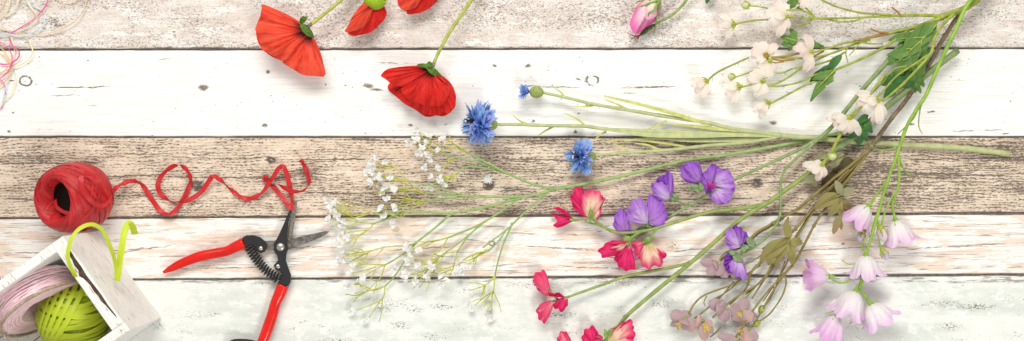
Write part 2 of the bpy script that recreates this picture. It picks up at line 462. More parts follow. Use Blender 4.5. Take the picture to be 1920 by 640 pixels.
def plank_peach():
    N = Plank('peach_flaking_board'); N.start(); V = N.V
    N.brk = N.noise(V, 16, 3, 3, 0.6, 2)
    # the grain drifts slightly upward to the right
    sk = N.n('ShaderNodeCombineXYZ'); N.put(sk.inputs[0], N.X); N.put(sk.inputs[1], N.math('MULTIPLY_ADD', N.X, -0.016, N.Y)); G = sk.outputs[0]
    pat = N.noise(G, 85, 13, 5, 0.64, 3.0)
    c = N.mix(N.step(pat, 0.50, 0.55), (0.835, 0.82, 0.785), (0.765, 0.63, 0.53))
    c = N.mix(N.mul(N.step(N.noise(G, 150, 5, 4, 0.6, 9), 0.54, 0.64), 0.45), c, (0.74, 0.61, 0.51))
    c = N.mix(N.mul(N.step(N.noise(G, 90, 2.2, 3, 0.6, 5), 0.52, 0.70), 0.30), c, (0.60, 0.49, 0.42))
    edge = N.mul(N.sub(1.0, N.step(N.math('ABSOLUTE', N.sub(pat, 0.505)), 0.004, 0.014)), N.step(N.noise(V, 12, 5, 3, 0.6, 3), 0.52, 0.62))
    fl = N.step(N.noise(G, 20, 3.2, 3, 0.6, 6.5), 0.66, 0.72)
    lines = N.mul(N.sub(1.0, N.step(N.math('ABSOLUTE', N.sub(N.noise(G, 300, 8.5, 2, 0.5, 21), 0.5)), 0.005, 0.018)), N.step(N.noise(G, 40, 4, 3, .6, 31), .46, .52))
    marks = [N.mul(edge, .22), N.mul(fl, .45), N.mul(lines, .6)]
    for k in ((0, 475, 95, 474), (200, 477, 330, 460), (60, 483, 320, 462), (420, 470, 620, 462), (980, 461, 1130, 470), (1130, 482, 1250, 492), (1250, 474, 1350, 462), (1470, 472, 1690, 460), (1690, 468, 1900, 456), (730, 470, 860, 462), (1050, 500, 1220, 506), (330, 505, 560, 500)):
        marks.append(N.mul(N.crack(*k, 1.45, .44), .75))
    marks.append(N.mul(N.ring(922, 456, 5, 4, .4), .8))
    marks.append(N.mul(N.blob(1262, 462, 15, 10, .6), N.mul(N.step(N.noise(V, 4, 4, 2, .5, 3), .52, .6), .8)))
    marks.append(N.mul(N.blob(1580, 458, 4, 3, .5), .7))
    c = N.mix(N.mul(N.blob(1258, 460, 24, 15, .5), .6), c, (0.70, 0.57, 0.47))
    c = N.mix(N.mul(N.union([N.blob(742, 431, 9, 5, .5), N.blob(780, 489, 6, 5, .4)]), .8), c, (0.50, 0.36, 0.25))
    c = N.mix(N.union(marks), c, (0.115, 0.08, 0.06))
    return N.out(c, 0.7, bump=N.sub(N.mul(pat, 1.0), N.union(marks)), bstr=0.4, bdist=0.0011)

def plank_grey():
    N = Plank('pale_grey_green_board'); N.start(); V = N.V
    c = N.mix(N.step(N.noise(V, 130, 45, 5, 0.62, 5.0), 0.36, 0.60), (0.62, 0.655, 0.61), (0.765, 0.775, 0.74))
    c = N.mix(N.mul(N.step(N.noise(V, 26, 14, 5, 0.65, 2.0), 0.50, 0.62), 0.6), c, (0.855, 0.85, 0.82))
    c = N.mix(N.mul(N.step(N.noise(V, 9, 1.9, 3, 0.6, 3.0), 0.50, 0.70), 0.28), c, (0.58, 0.59, 0.55))
    cl = N.noise(V, 80, 22, 3, 0.55, 11.0)
    fine = N.noise(V, 4.2, 2.7, 4, 0.68, 7.0)
    sp = N.step(N.sub(fine, N.math('MULTIPLY_ADD', N.step(cl, 0.50, 0.70), -0.11, 0.690)), -0.015, 0.02)
    marks = [N.mul(sp, .85)]
    for b in ((295, 612, 16, 9), (548, 617, 8, 4), (720, 580, 22, 6), (778, 580, 20, 8), (830, 575, 30, 7), (750, 610, 26, 8), (1000, 535, 60, 7), (1160, 530, 50, 9), (1595, 604, 6, 4), (1805, 537, 4, 3), (1770, 570, 40, 8), (1830, 575, 45, 9), (1780, 612, 30, 9), (230, 520 + 15, 12, 3), (1240, 570, 30, 9), (1400, 605, 40, 12), (1050, 590, 40, 8), (640, 640, 60, 6)):
        marks.append(N.mul(N.blob(*b, .9), N.step(N.noise(V, 4.4, 2.5, 4, .7, b[0] * .017), .53, .58)))
    edge = N.step(N.add(N.Y, N.mul(N.sub(N.noise(V, 34, 8, 4, 0.7), 0.5), 12)), pw(0, 533)[1], pw(0, 528)[1])
    marks.append(N.mul(N.mul(edge, N.step(N.noise(V, 40, 6, 4, .7, 8), .50, .60)), .7))
    c = N.mix(N.union(marks), c, (0.16, 0.125, 0.10))
    return N.out(c, 0.72, bump=N.sub(N.noise(V, 12, 2.2, 3), N.union(marks)), bstr=0.35, bdist=0.001)

root_tab = bpy.data.objects.new('tabletop', None); C.objects.link(root_tab); ORG['tabletop'] = Vector()
root_tab['kind'] = 'structure'
root_tab['label'] = 'table top of five painted wooden boards in white, brown, peach and pale grey'
root_tab['category'] = 'table top'
XL, XR = -700, 2620
def edge_pts(y0, y1, seed, amp=1.15):
    """ragged board edge: y0 at px x=0, y1 at px x=1920"""
    out = []
    for i in range(181):
        x = XL + (XR - XL) * i / 180
        out.append((x, y0 + (y1 - y0) * x / 1920 + amp * mnoise.noise(Vector((x * 0.011, seed, 0))) + amp * 0.7 * mnoise.noise(Vector((x * 0.06, seed, 3)))))
    return out
def board(name, top, bot, mat, label):
    mb = MB(); b = 1.6
    rows = [[P(x, y, 0) + Vector((0, 0, -14 * S)) for x, y in top],
            [P(x, y, 0) + Vector((0, 0, -1.3 * S)) for x, y in top],
            [P(x, y + b, 0) for x, y in top], [P(x, y - b, 0) for x, y in bot],
            [P(x, y, 0) + Vector((0, 0, -1.3 * S)) for x, y in bot],
            [P(x, y, 0) + Vector((0, 0, -14 * S)) for x, y in bot]]
    mb.grid(rows); mb.f = [tuple(reversed(f)) for f in mb.f]
    return mb.build(name, mat, root_tab, smooth=False, label=label)
board('plank', edge_pts(-170, -170, 0), edge_pts(91.3, 88.8, 1), plank_top(), 'pinkish worn board with fine dark speckles')
board('plank', edge_pts(95.6, 92.6, 2), edge_pts(255.4, 255.2, 3), plank_white(), 'white painted board with small knots')
board('plank', edge_pts(259.2, 258.8, 4), edge_pts(407.5, 397.3, 5), plank_brown(), 'brown weathered board with dark grain')
board('plank', edge_pts(412, 403, 6), edge_pts(524, 512.6, 7), plank_peach(), 'peach and white flaking board with long cracks')
board('plank', edge_pts(528.2, 518, 8), edge_pts(820, 820, 9), plank_grey(), 'pale grey green board with dark flecks')
mb = MB(); mb.box(P(XL, 830, 0) + Vector((0, 0, -0.02)), Vector(((XR - XL) * S, 0, 0)), Vector((0, 1000 * S, 0)), Vector((0, 0, 0.0172)))
mb.build('batten', plain('dark_batten', (0.22, 0.19, 0.17), .2), root_tab, smooth=False)
# ------------------------------------------------------------------ raffia ball with its loose strand
def strand_mat(name, col, col2, rough=0.45, transl=0.1):
    """paper raffia: fine lengthwise creases"""
    N = NT(name); uv = N.n('ShaderNodeUVMap').outputs[0]; u, v = N.sepxy(uv)
    V = N.obj_px()
    cb = N.n('ShaderNodeCombineXYZ'); N.put(cb.inputs[0], N.mul(u, 2.2)); N.put(cb.inputs[1], N.mul(v, 4.5))
    nd = N.n('ShaderNodeTexNoise'); N.lk(cb.outputs[0], nd.inputs[0]); nd.inputs['Scale'].default_value = 1.3; nd.inputs['Detail'].default_value = 3
    f = nd.outputs['Fac']
    wn = N.n('ShaderNodeTexWhiteNoise', noise_dimensions='1D'); N.put(wn.inputs['W'], N.math('FLOOR', u))
    tone = N.add(N.mul(wn.outputs['Value'], 0.55), N.mul(N.step(f, 0.32, 0.68), 0.45))
    c = N.mix(tone, col2, col)
    return N.out(c, rough, bump=f, bstr=0.5, bdist=0.0012, transl=transl, spec=0.4)

RED = strand_mat('red_raffia', (0.72, 0.034, 0.038), (0.36, 0.005, 0.010), 0.36)
REDD = plain('red_core_shade', (0.018, 0.002, 0.003), .3)  # near black: the shade inside the ball's hole is put into this colour
LIME = strand_mat('lime_raffia', (0.62, 0.73, 0.05), (0.43, 0.55, 0.012), 0.45, 0.12)
LIMED = plain('lime_core_shade', (0.33, 0.42, 0.01), .2)  # lime darkened to paint the shadow slits between the bands

def flat_ribbon(ctrl, width, mat, name, parent, twist=0.0, seed=0, m=7, tw_list=None, cat=None, wl=None):
    q = cr(ctrl, m); n = len(q); pts = [P(*p) for p in q]
    rnd = random.Random(seed); nr = []; ww = []
    for i in range(n):
        t = (pts[min(i + 1, n - 1)] - pts[max(i - 1, 0)]).normalized()
        base = Vector((0, 0, 1)); base = (base - t * base.dot(t))
        base = base.normalized() if base.length > 1e-3 else Vector((0, 1, 0))
        a = twist * 1.7 * mnoise.noise(Vector((i * 0.13, seed * 3.7, 0.5))) + 0.25 * mnoise.noise(Vector((i * 0.4, seed, 0)))
        nr.append(Matrix.Rotation(a, 3, t) @ base); ww.append(width * S * (1 + 0.16 * mnoise.noise(Vector((i * 0.5, seed, 5)))) * (wl(i / (n - 1)) if wl else 1))
    mb = MB(); mb.ribbon(pts, nr, ww, curve=0.07)
    return mb.build(name, mat, parent)

rb = thing('raffia_ball', 'red paper raffia ball with a hollow centre, its loose strand curling over the brown board', 'raffia ball', P(137, 371, 0), None)
def torus_pt(c, fr, th, ph, Rc, a, b, o=0.0):
    ax, e1, e2 = fr
    rr = Rc + (a + o) * math.cos(ph) * S / S
    rad = e1 * math.cos(th) + e2 * math.sin(th)
    p = c + (rad * (Rc + (a + o) * math.cos(ph)) + ax * ((b + o) * math.sin(ph))) * S
    nrm = (rad * (math.cos(ph) / a) + ax * (math.sin(ph) / b)).normalized()
    return p, nrm
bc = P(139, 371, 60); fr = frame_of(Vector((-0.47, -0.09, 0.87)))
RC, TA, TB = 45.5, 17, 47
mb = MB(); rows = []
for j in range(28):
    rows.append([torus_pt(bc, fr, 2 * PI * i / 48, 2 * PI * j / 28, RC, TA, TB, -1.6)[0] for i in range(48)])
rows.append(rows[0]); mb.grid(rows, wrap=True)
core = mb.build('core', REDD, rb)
coil = MB(); rnd = random.Random(3)
for k in range(110):
    th0 = rnd.random() * 2 * PI; sgn = 1 if rnd.random() < 0.86 else -1
    turn = sgn * (0.8 + rnd.random() * 0.7); off = rnd.random() * 2.6
    pm = 2.3 + 0.35 * rnd.random(); ph0 = -pm; span = 2 * pm
    n = 36; pts = []; nr = []
    for i in range(n):
        ph = ph0 + span * i / (n - 1)
        th = th0 + turn * (ph + 0.45 * math.sin(ph))
        p, q = torus_pt(bc, fr, th, ph, RC, TA, TB, off + 0.8 * math.sin(i * 0.5 + k))
        pts.append(p); nr.append(q)
    wv = (5.0 + rnd.random() * 4.5) * S
    coil.ribbon(pts, nr, [wv * (0.85 + 0.3 * rnd.random()) for _ in range(n)], band=k)
for k in range(9):                     # turns that line the mouth of the hole
    ph = 2.05 + 0.065 * k; t0 = rnd.random() * 6.28
    pn = [torus_pt(bc, fr, t0 + 2 * PI * i / 47, ph + 0.07 * math.sin(2 * PI * i / 47 * 2 + k), RC, TA, TB, 0.4) for i in range(48)]
    coil.ribbon([p for p, q in pn], [q for p, q in pn], [6.5 * S] * 48, band=200 + k)
coil.build('winding', RED, rb)
# two loose bands lying over the right flank of the ball
flat_ribbon([(152, 330, 118), (152, 345, 122), (158, 362, 122), (172, 378, 114), (188, 386, 98), (200, 380, 80), (207, 366, 62)], 9, RED, 'loose_band', rb, .15, 1)
flat_ribbon([(156, 326, 112), (172, 328, 110), (184, 340, 106), (192, 358, 92), (199, 374, 74)], 7, RED, 'loose_band', rb, .3, 2)
flat_ribbon([(103, 375, 70), (106, 388, 88), (120, 398, 98), (140, 401, 98), (165, 396, 92), (190, 386, 76), (206, 372, 56)], 7, RED, 'loose_band', rb, .2, 9)
flat_ribbon([(200, 378, 60), (207, 366, 44), (213, 358, 30), (225, 347, 18), (245, 340, 10), (265, 346, 7), (282, 370, 5), (300, 395, 7), (318, 402, 11), (335, 388, 8), (350, 360, 5), (358, 338, 9), (351, 320, 16), (335, 310, 20), (318, 316, 14), (301, 333, 9), (296, 350, 6), (303, 366, 5), (325, 379, 5), (352, 376, 11), (375, 362, 9), (392, 340, 13), (399, 331, 17), (412, 337, 12), (430, 354, 6), (450, 368, 4), (468, 373, 5), (490, 362, 8), (508, 338, 13), (523, 316, 18), (533, 315, 20), (541, 340, 16), (546, 365, 14), (549, 386, 15), (544, 390, 15), (532, 374, 11), (512, 350, 7), (497, 338, 6), (498, 334, 9), (520, 346, 15), (545, 358, 19), (566, 359, 12), (578, 348, 8), (578, 330, 9), (570, 310, 16), (563, 300, 22)], 9.2, RED, 'loose_strand', rb, 1.15, 4, m=8)

# ------------------------------------------------------------------ garden snips
HR = 0
red_grip = plain('red_vinyl', (0.74, 0.012, 0.006), .10, (26, 26), 0.24, spec=0.35, bstr=0.05, coat=0.15)
blackm = plain('black_enamel', (0.018, 0.018, 0.02), .1, (12, 12), 0.32, spec=0.6, bstr=0.08)
steel = plain('worn_steel', (0.36, 0.33, 0.29), .28, (7, 7), 0.42, metal=0.75, bstr=0.35, col2=(0.20, 0.165, 0.14))
steel2 = plain('dull_grey_steel', (0.27, 0.255, 0.235), .3, (9, 9), 0.5, metal=0.6, bstr=0.3, col2=(0.13, 0.11, 0.095))
bolt_m = plain('bright_bolt_steel', (0.62, 0.58, 0.52), .15, (5, 5), 0.35, metal=0.85)
leather = plain('dark_brown_leather', (0.045, 0.033, 0.028), .25, (4, 4), 0.85, bstr=0.6)
sn = thing('garden_snips', 'open garden snips with red vinyl handles, black shanks and a coil spring', 'garden snips', P(526, 463, 0))
def grip(ctrl, radii, name):
    q = cr(ctrl, 7); n = len(q); r = cr([(x, 0) for x in radii], 7)
    mb = MB(); pts = [P(*p) for p in q]
    mb.tube(pts, [max(1.2, r[min(i, len(r) - 1)][0]) * S for i in range(n)], 16, flat=0.85)
    return mb.build(name, red_grip, sn)
grip([(306, 511, 12), (322, 503, 12), (345, 492, 12), (375, 481, 13), (405, 475, 13), (425, 471, 13), (442, 463, 13), (457, 456, 13)], [2.5, 6.5, 8.5, 9.6, 9.4, 9.2, 10, 11.2], 'handle')
grip([(531, 535, 13), (524, 552, 13), (516, 570, 13), (510, 592, 13), (503, 612, 13), (495, 634, 13), (484, 658, 12), (474, 684, 12), (468, 702, 12)], [11.3, 11, 10, 10.2, 10.4, 10, 9.5, 7, 3], 'handle')
MB().poly_plate([(454, 446), (462, 441.5), (475, 441), (488, 445), (498, 453), (501, 461), (497, 472), (490, 475), (483, 472), (479, 464), (470, 459.5), (460, 467)], 8, 18, 1.6).build('shank', blackm, sn, smooth=False)
MB().poly_plate([(521, 489), (537, 490), (541, 503), (546, 516), (545, 529), (541, 537), (519, 533.5), (524, 525), (529, 516), (526, 508), (517, 506), (513, 498)], 8, 18, 1.6).build('shank', blackm, sn, smooth=False)
MB().poly_plate([(496, 452), (512, 451.5), (526, 450), (545, 448), (580, 440), (610, 433.5), (617, 434), (616, 437), (600, 446), (575, 456), (548, 466), (534, 471), (520, 469), (500, 469)], 7, 11.5, 1).build('blade', steel2, sn, smooth=False)
b2 = MB().poly_plate([(546, 392), (541, 420), (538, 452), (540, 468), (537, 478), (536, 492), (522, 492), (520, 480), (513.5, 470), (514.5, 456), (523, 440), (533, 418), (541, 398)], 12, 17, 1.2).build('blade', blackm, sn, smooth=False)
MB().poly_plate([(557.5, 377), (553, 377.5), (547, 392), (542, 420), (539, 450), (543, 456), (548, 438), (553, 413)], 11, 15.5, 1.4).build('cutting_edge', steel, b2, smooth=False)
mb = MB(); ball(mb, P(526, 463.5, 16), 8.2 * S, 8, 18, (1, 1, 0.55)); mb.build('pivot_bolt', bolt_m, sn)
for x, y in ((489, 466), (521, 500)):
    mb = MB(); ball(mb, P(x, y, 17), 4.6 * S, 6, 14, (1, 1, 0.5)); mb.build('rivet', bolt_m, sn)
q = resample(cr([(466, 462), (474, 476), (486, 493), (501, 509), (522, 524)], 10), 261)
pts = []
for i, (x, y) in enumerate(q):
    x2, y2 = q[min(i + 1, 260)]; x1, y1 = q[max(i - 1, 0)]
    tx, ty = x2 - x1, y2 - y1; L = math.hypot(tx, ty); nx, ny = -ty / L, tx / L
    a = 2 * PI * 14.5 * i / 260; r = 8.6
    pts.append(P(x + nx * r * math.cos(a), y + ny * r * math.cos(a), 12.5 + r * math.sin(a)))
MB().tube(pts, 1.45 * S, 6).build('spring', blackm, sn)
mb = MB(); st = cr([(424, 660), (427, 644), (436, 637), (452, 635.5), (470, 637), (486, 642), (494, 655)], 6)
mb.grid([[P(x, y, 2) for x, y in st], [P(x, y, 17) for x, y in st], [P(x + 1, y + 9, 17) for x, y in st], [P(x + 1, y + 9, 2) for x, y in st]])
mb.build('leather_loop', leather, sn)

# ------------------------------------------------------------------ white crate
def crate_mat():
    N = NT('chipped_white_paint'); V = N.obj_px()
    c = N.mix(N.step(N.noise(V, 40, 40, 4, .6, 2), .4, .65), (0.88, 0.865, 0.835), (0.84, 0.81, 0.77))
    # grain marks that run along the boards (rotated with the crate)
    mp = N.n('ShaderNodeMapping'); N.lk(V, mp.inputs[0]); mp.inputs['Rotation'].default_value[2] = math.radians(54.8)
    g = N.noise(mp.outputs[0], 46, 3.0, 4, .62, 3)
    c = N.mix(N.mul(N.step(g, .52, .72), .6), c, (0.56, 0.48, 0.41))
    sp = N.step(N.noise(mp.outputs[0], 24, 2.4, 3, .6, 8), .62, .67)
    c = N.mix(N.mul(sp, .8), c, (0.24, 0.155, 0.115))
    return N.out(c, 0.6, bump=g, bstr=.25, bdist=.0008)
CW = crate_mat(); RAW = plain('bare_brown_wood', (0.12, 0.065, 0.048), .3, (6, 6), 0.8, bstr=.5)
ct = thing('crate', 'white painted wooden crate with a cracked rim, holding lime and pink craft string', 'crate', P(186, 433, 0))
u = Vector((-0.772, -0.636, 0)).normalized(); v = Vector((-u.y, u.x, 0)) * -1
v = Vector((0.575, -0.818, 0)).normalized(); u = Vector((-0.818, -0.575, 0)).normalized()
U, V_, Z = u * S, v * S, Vector((0, 0, S))
C0 = P(186, 433, 0); CH = 205; CWD = 199; CL = 330; T = 24
def cbox(a, b, z, da, db, dz, name, mat=CW, bev=1.6, smooth=False):
    mb = MB(); mb.box(C0 + U * a + V_ * b + Z * z, U * da, V_ * db, Z * dz, bev * S); mb.f = [tuple(reversed(f)) for f in mb.f]
    return mb.build(name, mat, ct, smooth=smooth)
cbox(0, 0, 0, T, CWD - 17, CH, 'end_panel')
cbox(CL - T, 0, 0, T, CWD - 17, CH, 'end_panel')
cbox(T + .3, 0, 0, CL - 2 * T - .6, 17, CH, 'side_panel')
cbox(-1.5, CWD - 16.6, 1, CL + 3, 17, CH - 1, 'side_panel')
for k in range(4):
    cbox(T + 1, 18 + k * 41, 4, CL - 2 * T - 2, 39.5, 9, 'floor_slat')
# the long split on the rim of the near end: bare wood shows in it
rim = [(0.80, .14), (0.62, .19), (0.60, .24), (0.50, .29), (0.54, .35), (0.34, .40), (0.50, .44), (0.56, .48), (0.62, .53), (0.58, .60), (0.64, .66), (0.60, .71), (0.70, .78), (0.76, .86), (0.84, .93), (0.88, .90), (0.84, .78), (0.88, .66), (0.84, .54), (0.80, .44), (0.86, .34), (0.84, .24), (0.88, .16)]
def rimpt(x, y, z): return C0 + U * (T * (1 - x)) + V_ * ((CWD - 17) * y) + Z * (CH + z)
mb = MB(); mb.poly_plate([(x, y) for x, y in rim], 0.05, 0.55, 0.0, conv=rimpt); mb.build('bare_wood_split', RAW, ct, smooth=False)
mb = MB(); ball(mb, C0 + U * 10 + V_ * (CWD - 8) + Z * CH, 2.2 * S, 4, 8, (1, 1, .4)); mb.build('nail_head', bolt_m, ct)

# lime ball resting in the crate
lb = thing('raffia_ball', 'lime green paper raffia ball sitting in the white crate, its tail looped over the rim', 'raffia ball', C0 + U * 104 + V_ * 112 + Z * 13)
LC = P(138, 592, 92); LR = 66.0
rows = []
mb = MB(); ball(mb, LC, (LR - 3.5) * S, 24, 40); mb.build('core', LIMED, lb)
wl = MB(); rnd = random.Random(11)
def band(nrm, off, rr, w, a0=0, a1=2 * PI, n=64):
    a, e1, e2 = frame_of(nrm); pts = []; ns = []
    r = math.sqrt(max(1, rr * rr - off * off))
    for i in range(n):
        t = a0 + (a1 - a0) * i / (n - 1)
        d = a * off + (e1 * math.cos(t) + e2 * math.sin(t)) * r
        d = d * (1 + 0.004 * math.sin(5 * t + off))
        pts.append(LC + d * S); ns.append(d.normalized())
    wl.ribbon(pts, ns, [w * S * (0.92 + 0.16 * rnd.random()) for _ in range(n)], band=rnd.randint(0, 999))
qax = Vector((-0.93, -0.1, 0.35)).normalized()
a, e1, e2 = frame_of(qax)
lat = Vector((0.10, 0.90, 0.42)).normalized()
for k in range(22):                     # rows of bands that wrap across the ball
    nr = (lat + Vector((rnd.random() - .5, rnd.random() - .5, rnd.random() - .5)) * 0.15).normalized()
    band(nr, -62 + k * 5.9 + (rnd.random() - .5) * 2, LR - 1.2 + rnd.random() * 1.2, 6.4 + rnd.random() * 2.0)
for k in range(5):                      # diagonal bands between them
    nr = (lat + Vector((0.5 * (rnd.random() - .5), 0.1, 0.5 * (rnd.random() - .5)))).normalized()
    band(nr, -30 + k * 14, LR + 0.4, 7 + rnd.random() * 2)
for k in range(5):                      # bands that cross over them, bunched on the left
    nr = Vector((-0.93 + 0.05 * k, 0.30 + 0.03 * k, 0.12 + 0.05 * k)).normalized()
    band(nr, 44 - k * 7.5, LR + 1.3 + 0.4 * rnd.random(), 7.2 + rnd.random() * 2.0)
wl.build('winding', LIME, lb)
flat_ribbon([(165, 556, 150), (155, 535, 176), (142, 519, 206), (132, 500, 220), (127, 479, 228), (133, 450, 226), (148, 430, 216), (170, 421, 204), (190, 430, 192), (203, 454, 182), (211, 475, 170), (217, 498, 154), (219.5, 527, 142)], 7, LIME, 'loose_strand', lb, 0.25, 3, wl=lambda t: 1 + 0.35 * max(0, t - .7))
flat_ribbon([(219, 527, 143), (222, 505, 150), (227, 472, 150), (232, 441, 142), (238, 423, 132), (244, 420, 128), (249, 427, 120), (253, 440, 108)], 12, LIME, 'loose_strand', lb, 0.12, 6)

# pink cord on its spool
PINK = plain('pale_pink_cord', (0.94, 0.72, 0.77), .08, (20, 20), 0.3, col2=(0.92, 0.62, 0.69))
TAN = plain('spool_rim_board', (0.52, 0.40, 0.29), .2, (9, 9), 0.7)
N = NT('clear_plastic'); CLEAR = N.out((0.72, 0.68, 0.68), 0.1, alpha=0.05, spec=0.6)
sp = thing('cord_spool', 'spool wound with glossy pale pink cord, standing in the white crate beside the lime ball', 'spool of cord', C0 + U * 128 + V_ * 45 + Z * 13)
tilt = math.radians(16)
sa = (v * math.cos(tilt) + Vector((0, 0, 1)) * math.sin(tilt)).normalized()   # spool axis, leaning
sv = (Vector((0, 0, 1)) * math.cos(tilt) - v * math.sin(tilt)).normalized()
SC = C0 + U * 128 + V_ * 56 + Z * 110
def ringpt(t, r, x): return SC + (u * math.cos(t) + sv * math.sin(t)) * (r * S) + sa * (x * S)
mb = MB(); rnd = random.Random(5)
for k in range(46):
    x0 = -22 + 38 * rnd.random(); r0 = 70 + 6 * rnd.random(); ph = rnd.random() * 6; t0 = rnd.random() * 6; am = 2.5 + 4 * rnd.random()
    mb.tube([ringpt(t0 + 2 * PI * i / 46, r0 + 0.7 * math.sin(3 * i + k), max(-24, min(17, x0 + am * math.sin(2 * PI * i / 46 * (1 + k % 2) + ph)))) for i in range(47)], 1.7 * S, 5, cap=False)
for k in range(13): mb.tube([ringpt(2 * PI * i / 46, 42 + k * 2.5 + .6 * math.sin(i * .7 + k * 2), 16.5 + .5 * math.sin(k * 3 + i)) for i in range(47)], 1.5 * S, 5, cap=False)
mb.build('cord', PINK, sp)
mb = MB(); n = 48
mb.grid([[ringpt(2 * PI * i / n, r, x) for i in range(n)] for r, x in ((40, -24), (69, -24), (69, 16), (40, 16), (40, -24))], wrap=True); mb.build('core', PINK, sp)
for x in (-27, 19):
    mb = MB(); mb.grid([[ringpt(2 * PI * i / n, r, xx) for i in range(n)] for r, xx in ((24, x), (80.5, x), (80.5, x + 1.2), (24, x + 1.2), (24, x))], wrap=True); f = mb.build('flange', CLEAR, sp)
    mb = MB(); mb.grid([[ringpt(2 * PI * i / n, r, xx) for i in range(n)] for r, xx in ((80, x - 1.2), (84.5, x - 1.2), (84.5, x + 3.4), (80, x + 3.4), (80, x - 1.2))], wrap=True); mb.build('rim', TAN if x > 0 else CLEAR, f)
MB().tube([P(*p) for p in cr([(2, 590, 150), (14, 600, 140), (20, 612, 128), (14, 626, 116), (8, 634, 108)], 6)], 1.8 * S, 6).build('loose_end', PINK, sp)
MB().tube([P(*p) for p in cr([(-12, 520, 8), (-2, 512, 6), (3, 522, 5), (2, 536, 4), (-4, 543, 4), (-14, 545, 4)], 6)], 1.2 * S, 6).build('loose_end', PINK, sp)

# ------------------------------------------------------------------ paper shreds in the corner
def paper(name, col): return plain(name, col, .06, (25, 25), .7, transl=.25)
PAP = {'pink': paper('hot_pink_paper', (0.83, 0.13, 0.34)), 'orange': paper('orange_paper', (0.89, 0.56, 0.28)), 'yellow': paper('pale_yellow_paper', (0.83, 0.79, 0.53)), 'blue': paper('pale_blue_paper', (0.64, 0.76, 0.82)), 'tan': paper('tan_paper', (0.78, 0.61, 0.42)), 'cream': paper('cream_paper', (0.84, 0.78, 0.62))}
SHREDS = [
 ('pink', 'hot pink paper shred running down from the top edge across the pinkish board', 4, [(94, -16, 8), (90, 0, 8), (83, 15, 7), (65, 35, 5), (42, 50, 5), (25, 60, 6), (18, 66, 4)]),
 ('pink', 'hot pink paper shred curled in an S over the dark gap between boards', 4.5, [(17, 70, 6), (20, 80, 7), (28, 91, 8), (36, 98, 9), (33, 110, 8), (20, 119, 6), (6, 121, 5), (-8, 119, 5)]),
 ('pink', 'hot pink paper shred with a steep curve beside the left edge just under the gap', 3.4, [(-6, 78, 9), (4, 81, 10), (14, 89, 11), (22, 103, 10), (22, 118, 9), (18, 126, 8)]),
 ('pink', 'hot pink paper shred slanting up from the left edge on the white board', 3.6, [(-8, 153, 5), (2, 146, 6), (12, 138, 8), (20, 126, 9), (25, 114, 9)]),
 ('pink', 'short hot pink paper shred hooking downward on the white board', 3.2, [(-6, 146, 9), (3, 152, 9), (9, 162, 8), (11, 178, 5)]),
 ('pink', 'hot pink paper shred lowest of all, crossing the left edge', 3.2, [(-7, 207, 4), (1, 204, 4), (5, 198, 5), (6, 190, 5)]),
 ('orange', 'orange paper shred with a wide bend over the gap at the left edge', 4, [(-8, 84, 5), (6, 94, 7), (14, 106, 8), (19, 117, 9), (12, 130, 9), (-6, 141, 7)]),
 ('orange', 'orange paper shred running down over the white board', 4.4, [(-6, 100, 5), (8, 106, 6), (17, 116, 7), (21, 132, 8), (14, 148, 8), (2, 160, 6), (-7, 166, 5)]),
 ('orange', 'short orange paper shred in the very corner of the picture', 4, [(-8, 26, 4), (2, 15, 5), (8, 2, 6), (12, -10, 6)]),
 ('tan', 'tan paper shred in one long arc across the pinkish board', 4.2, [(166, -14, 5), (161, 4, 6), (154, 24, 8), (138, 42, 9), (112, 56, 8), (80, 64, 6), (44, 63, 5), (10, 56, 4), (-8, 52, 4)]),
 ('tan', 'tan paper shred barely dipping in from the top edge', 4, [(100, -8, 6), (112, 1, 6), (127, 4, 6), (141, 1, 6), (152, -8, 6)]),
 ('yellow', 'pale yellow paper shred, narrow, leftmost along the top edge', 4.6, [(19, -10, 5), (17, 8, 6), (11, 24, 5), (-4, 38, 4)]),
 ('yellow', 'pale yellow paper shred hooking over the gap onto the white board', 4.4, [(40, 66, 4), (52, 74, 6), (58, 85, 8), (61, 97, 9), (54, 112, 7), (38, 122, 6), (18, 130, 5), (-8, 140, 4)]),
 ('yellow', 'pale yellow paper shred trailing lowest over the white board', 4.2, [(27, 132, 4), (29, 150, 5), (26, 168, 6), (16, 182, 5), (4, 193, 4)]),
 ('cream', 'cream paper shred standing out against the dark stain on the pinkish board', 5, [(46, -10, 6), (54, 8, 7), (66, 24, 7), (69, 36, 7), (54, 50, 5), (32, 60, 4)]),
 ('cream', 'cream paper shred bent beside the narrow pale yellow one', 5, [(36, -10, 9), (32, 8, 9), (24, 19, 8), (9, 31, 6)]),
 ('cream', 'cream paper shred lying upright across the dark gap', 4.6, [(20, 66, 3), (24, 80, 5), (27, 96, 5), (26, 112, 4)]),
 ('blue', 'pale blue paper shred dropping in from the top edge', 4.8, [(44, -10, 4), (54, 6, 5), (66, 13, 5), (79, 19, 4)]),
 ('blue', 'pale blue paper shred sweeping left along the pinkish board', 5, [(84, 30, 5), (82, 44, 8), (70, 57, 9), (50, 66, 8), (26, 66, 7), (6, 66, 6), (-8, 69, 5)]),
 ('blue', 'pale blue paper shred running down the white board', 4.6, [(27, 122, 4), (19, 142, 6), (11, 162, 8), (7, 182, 7), (4, 198, 5), (-6, 210, 4)]),
]
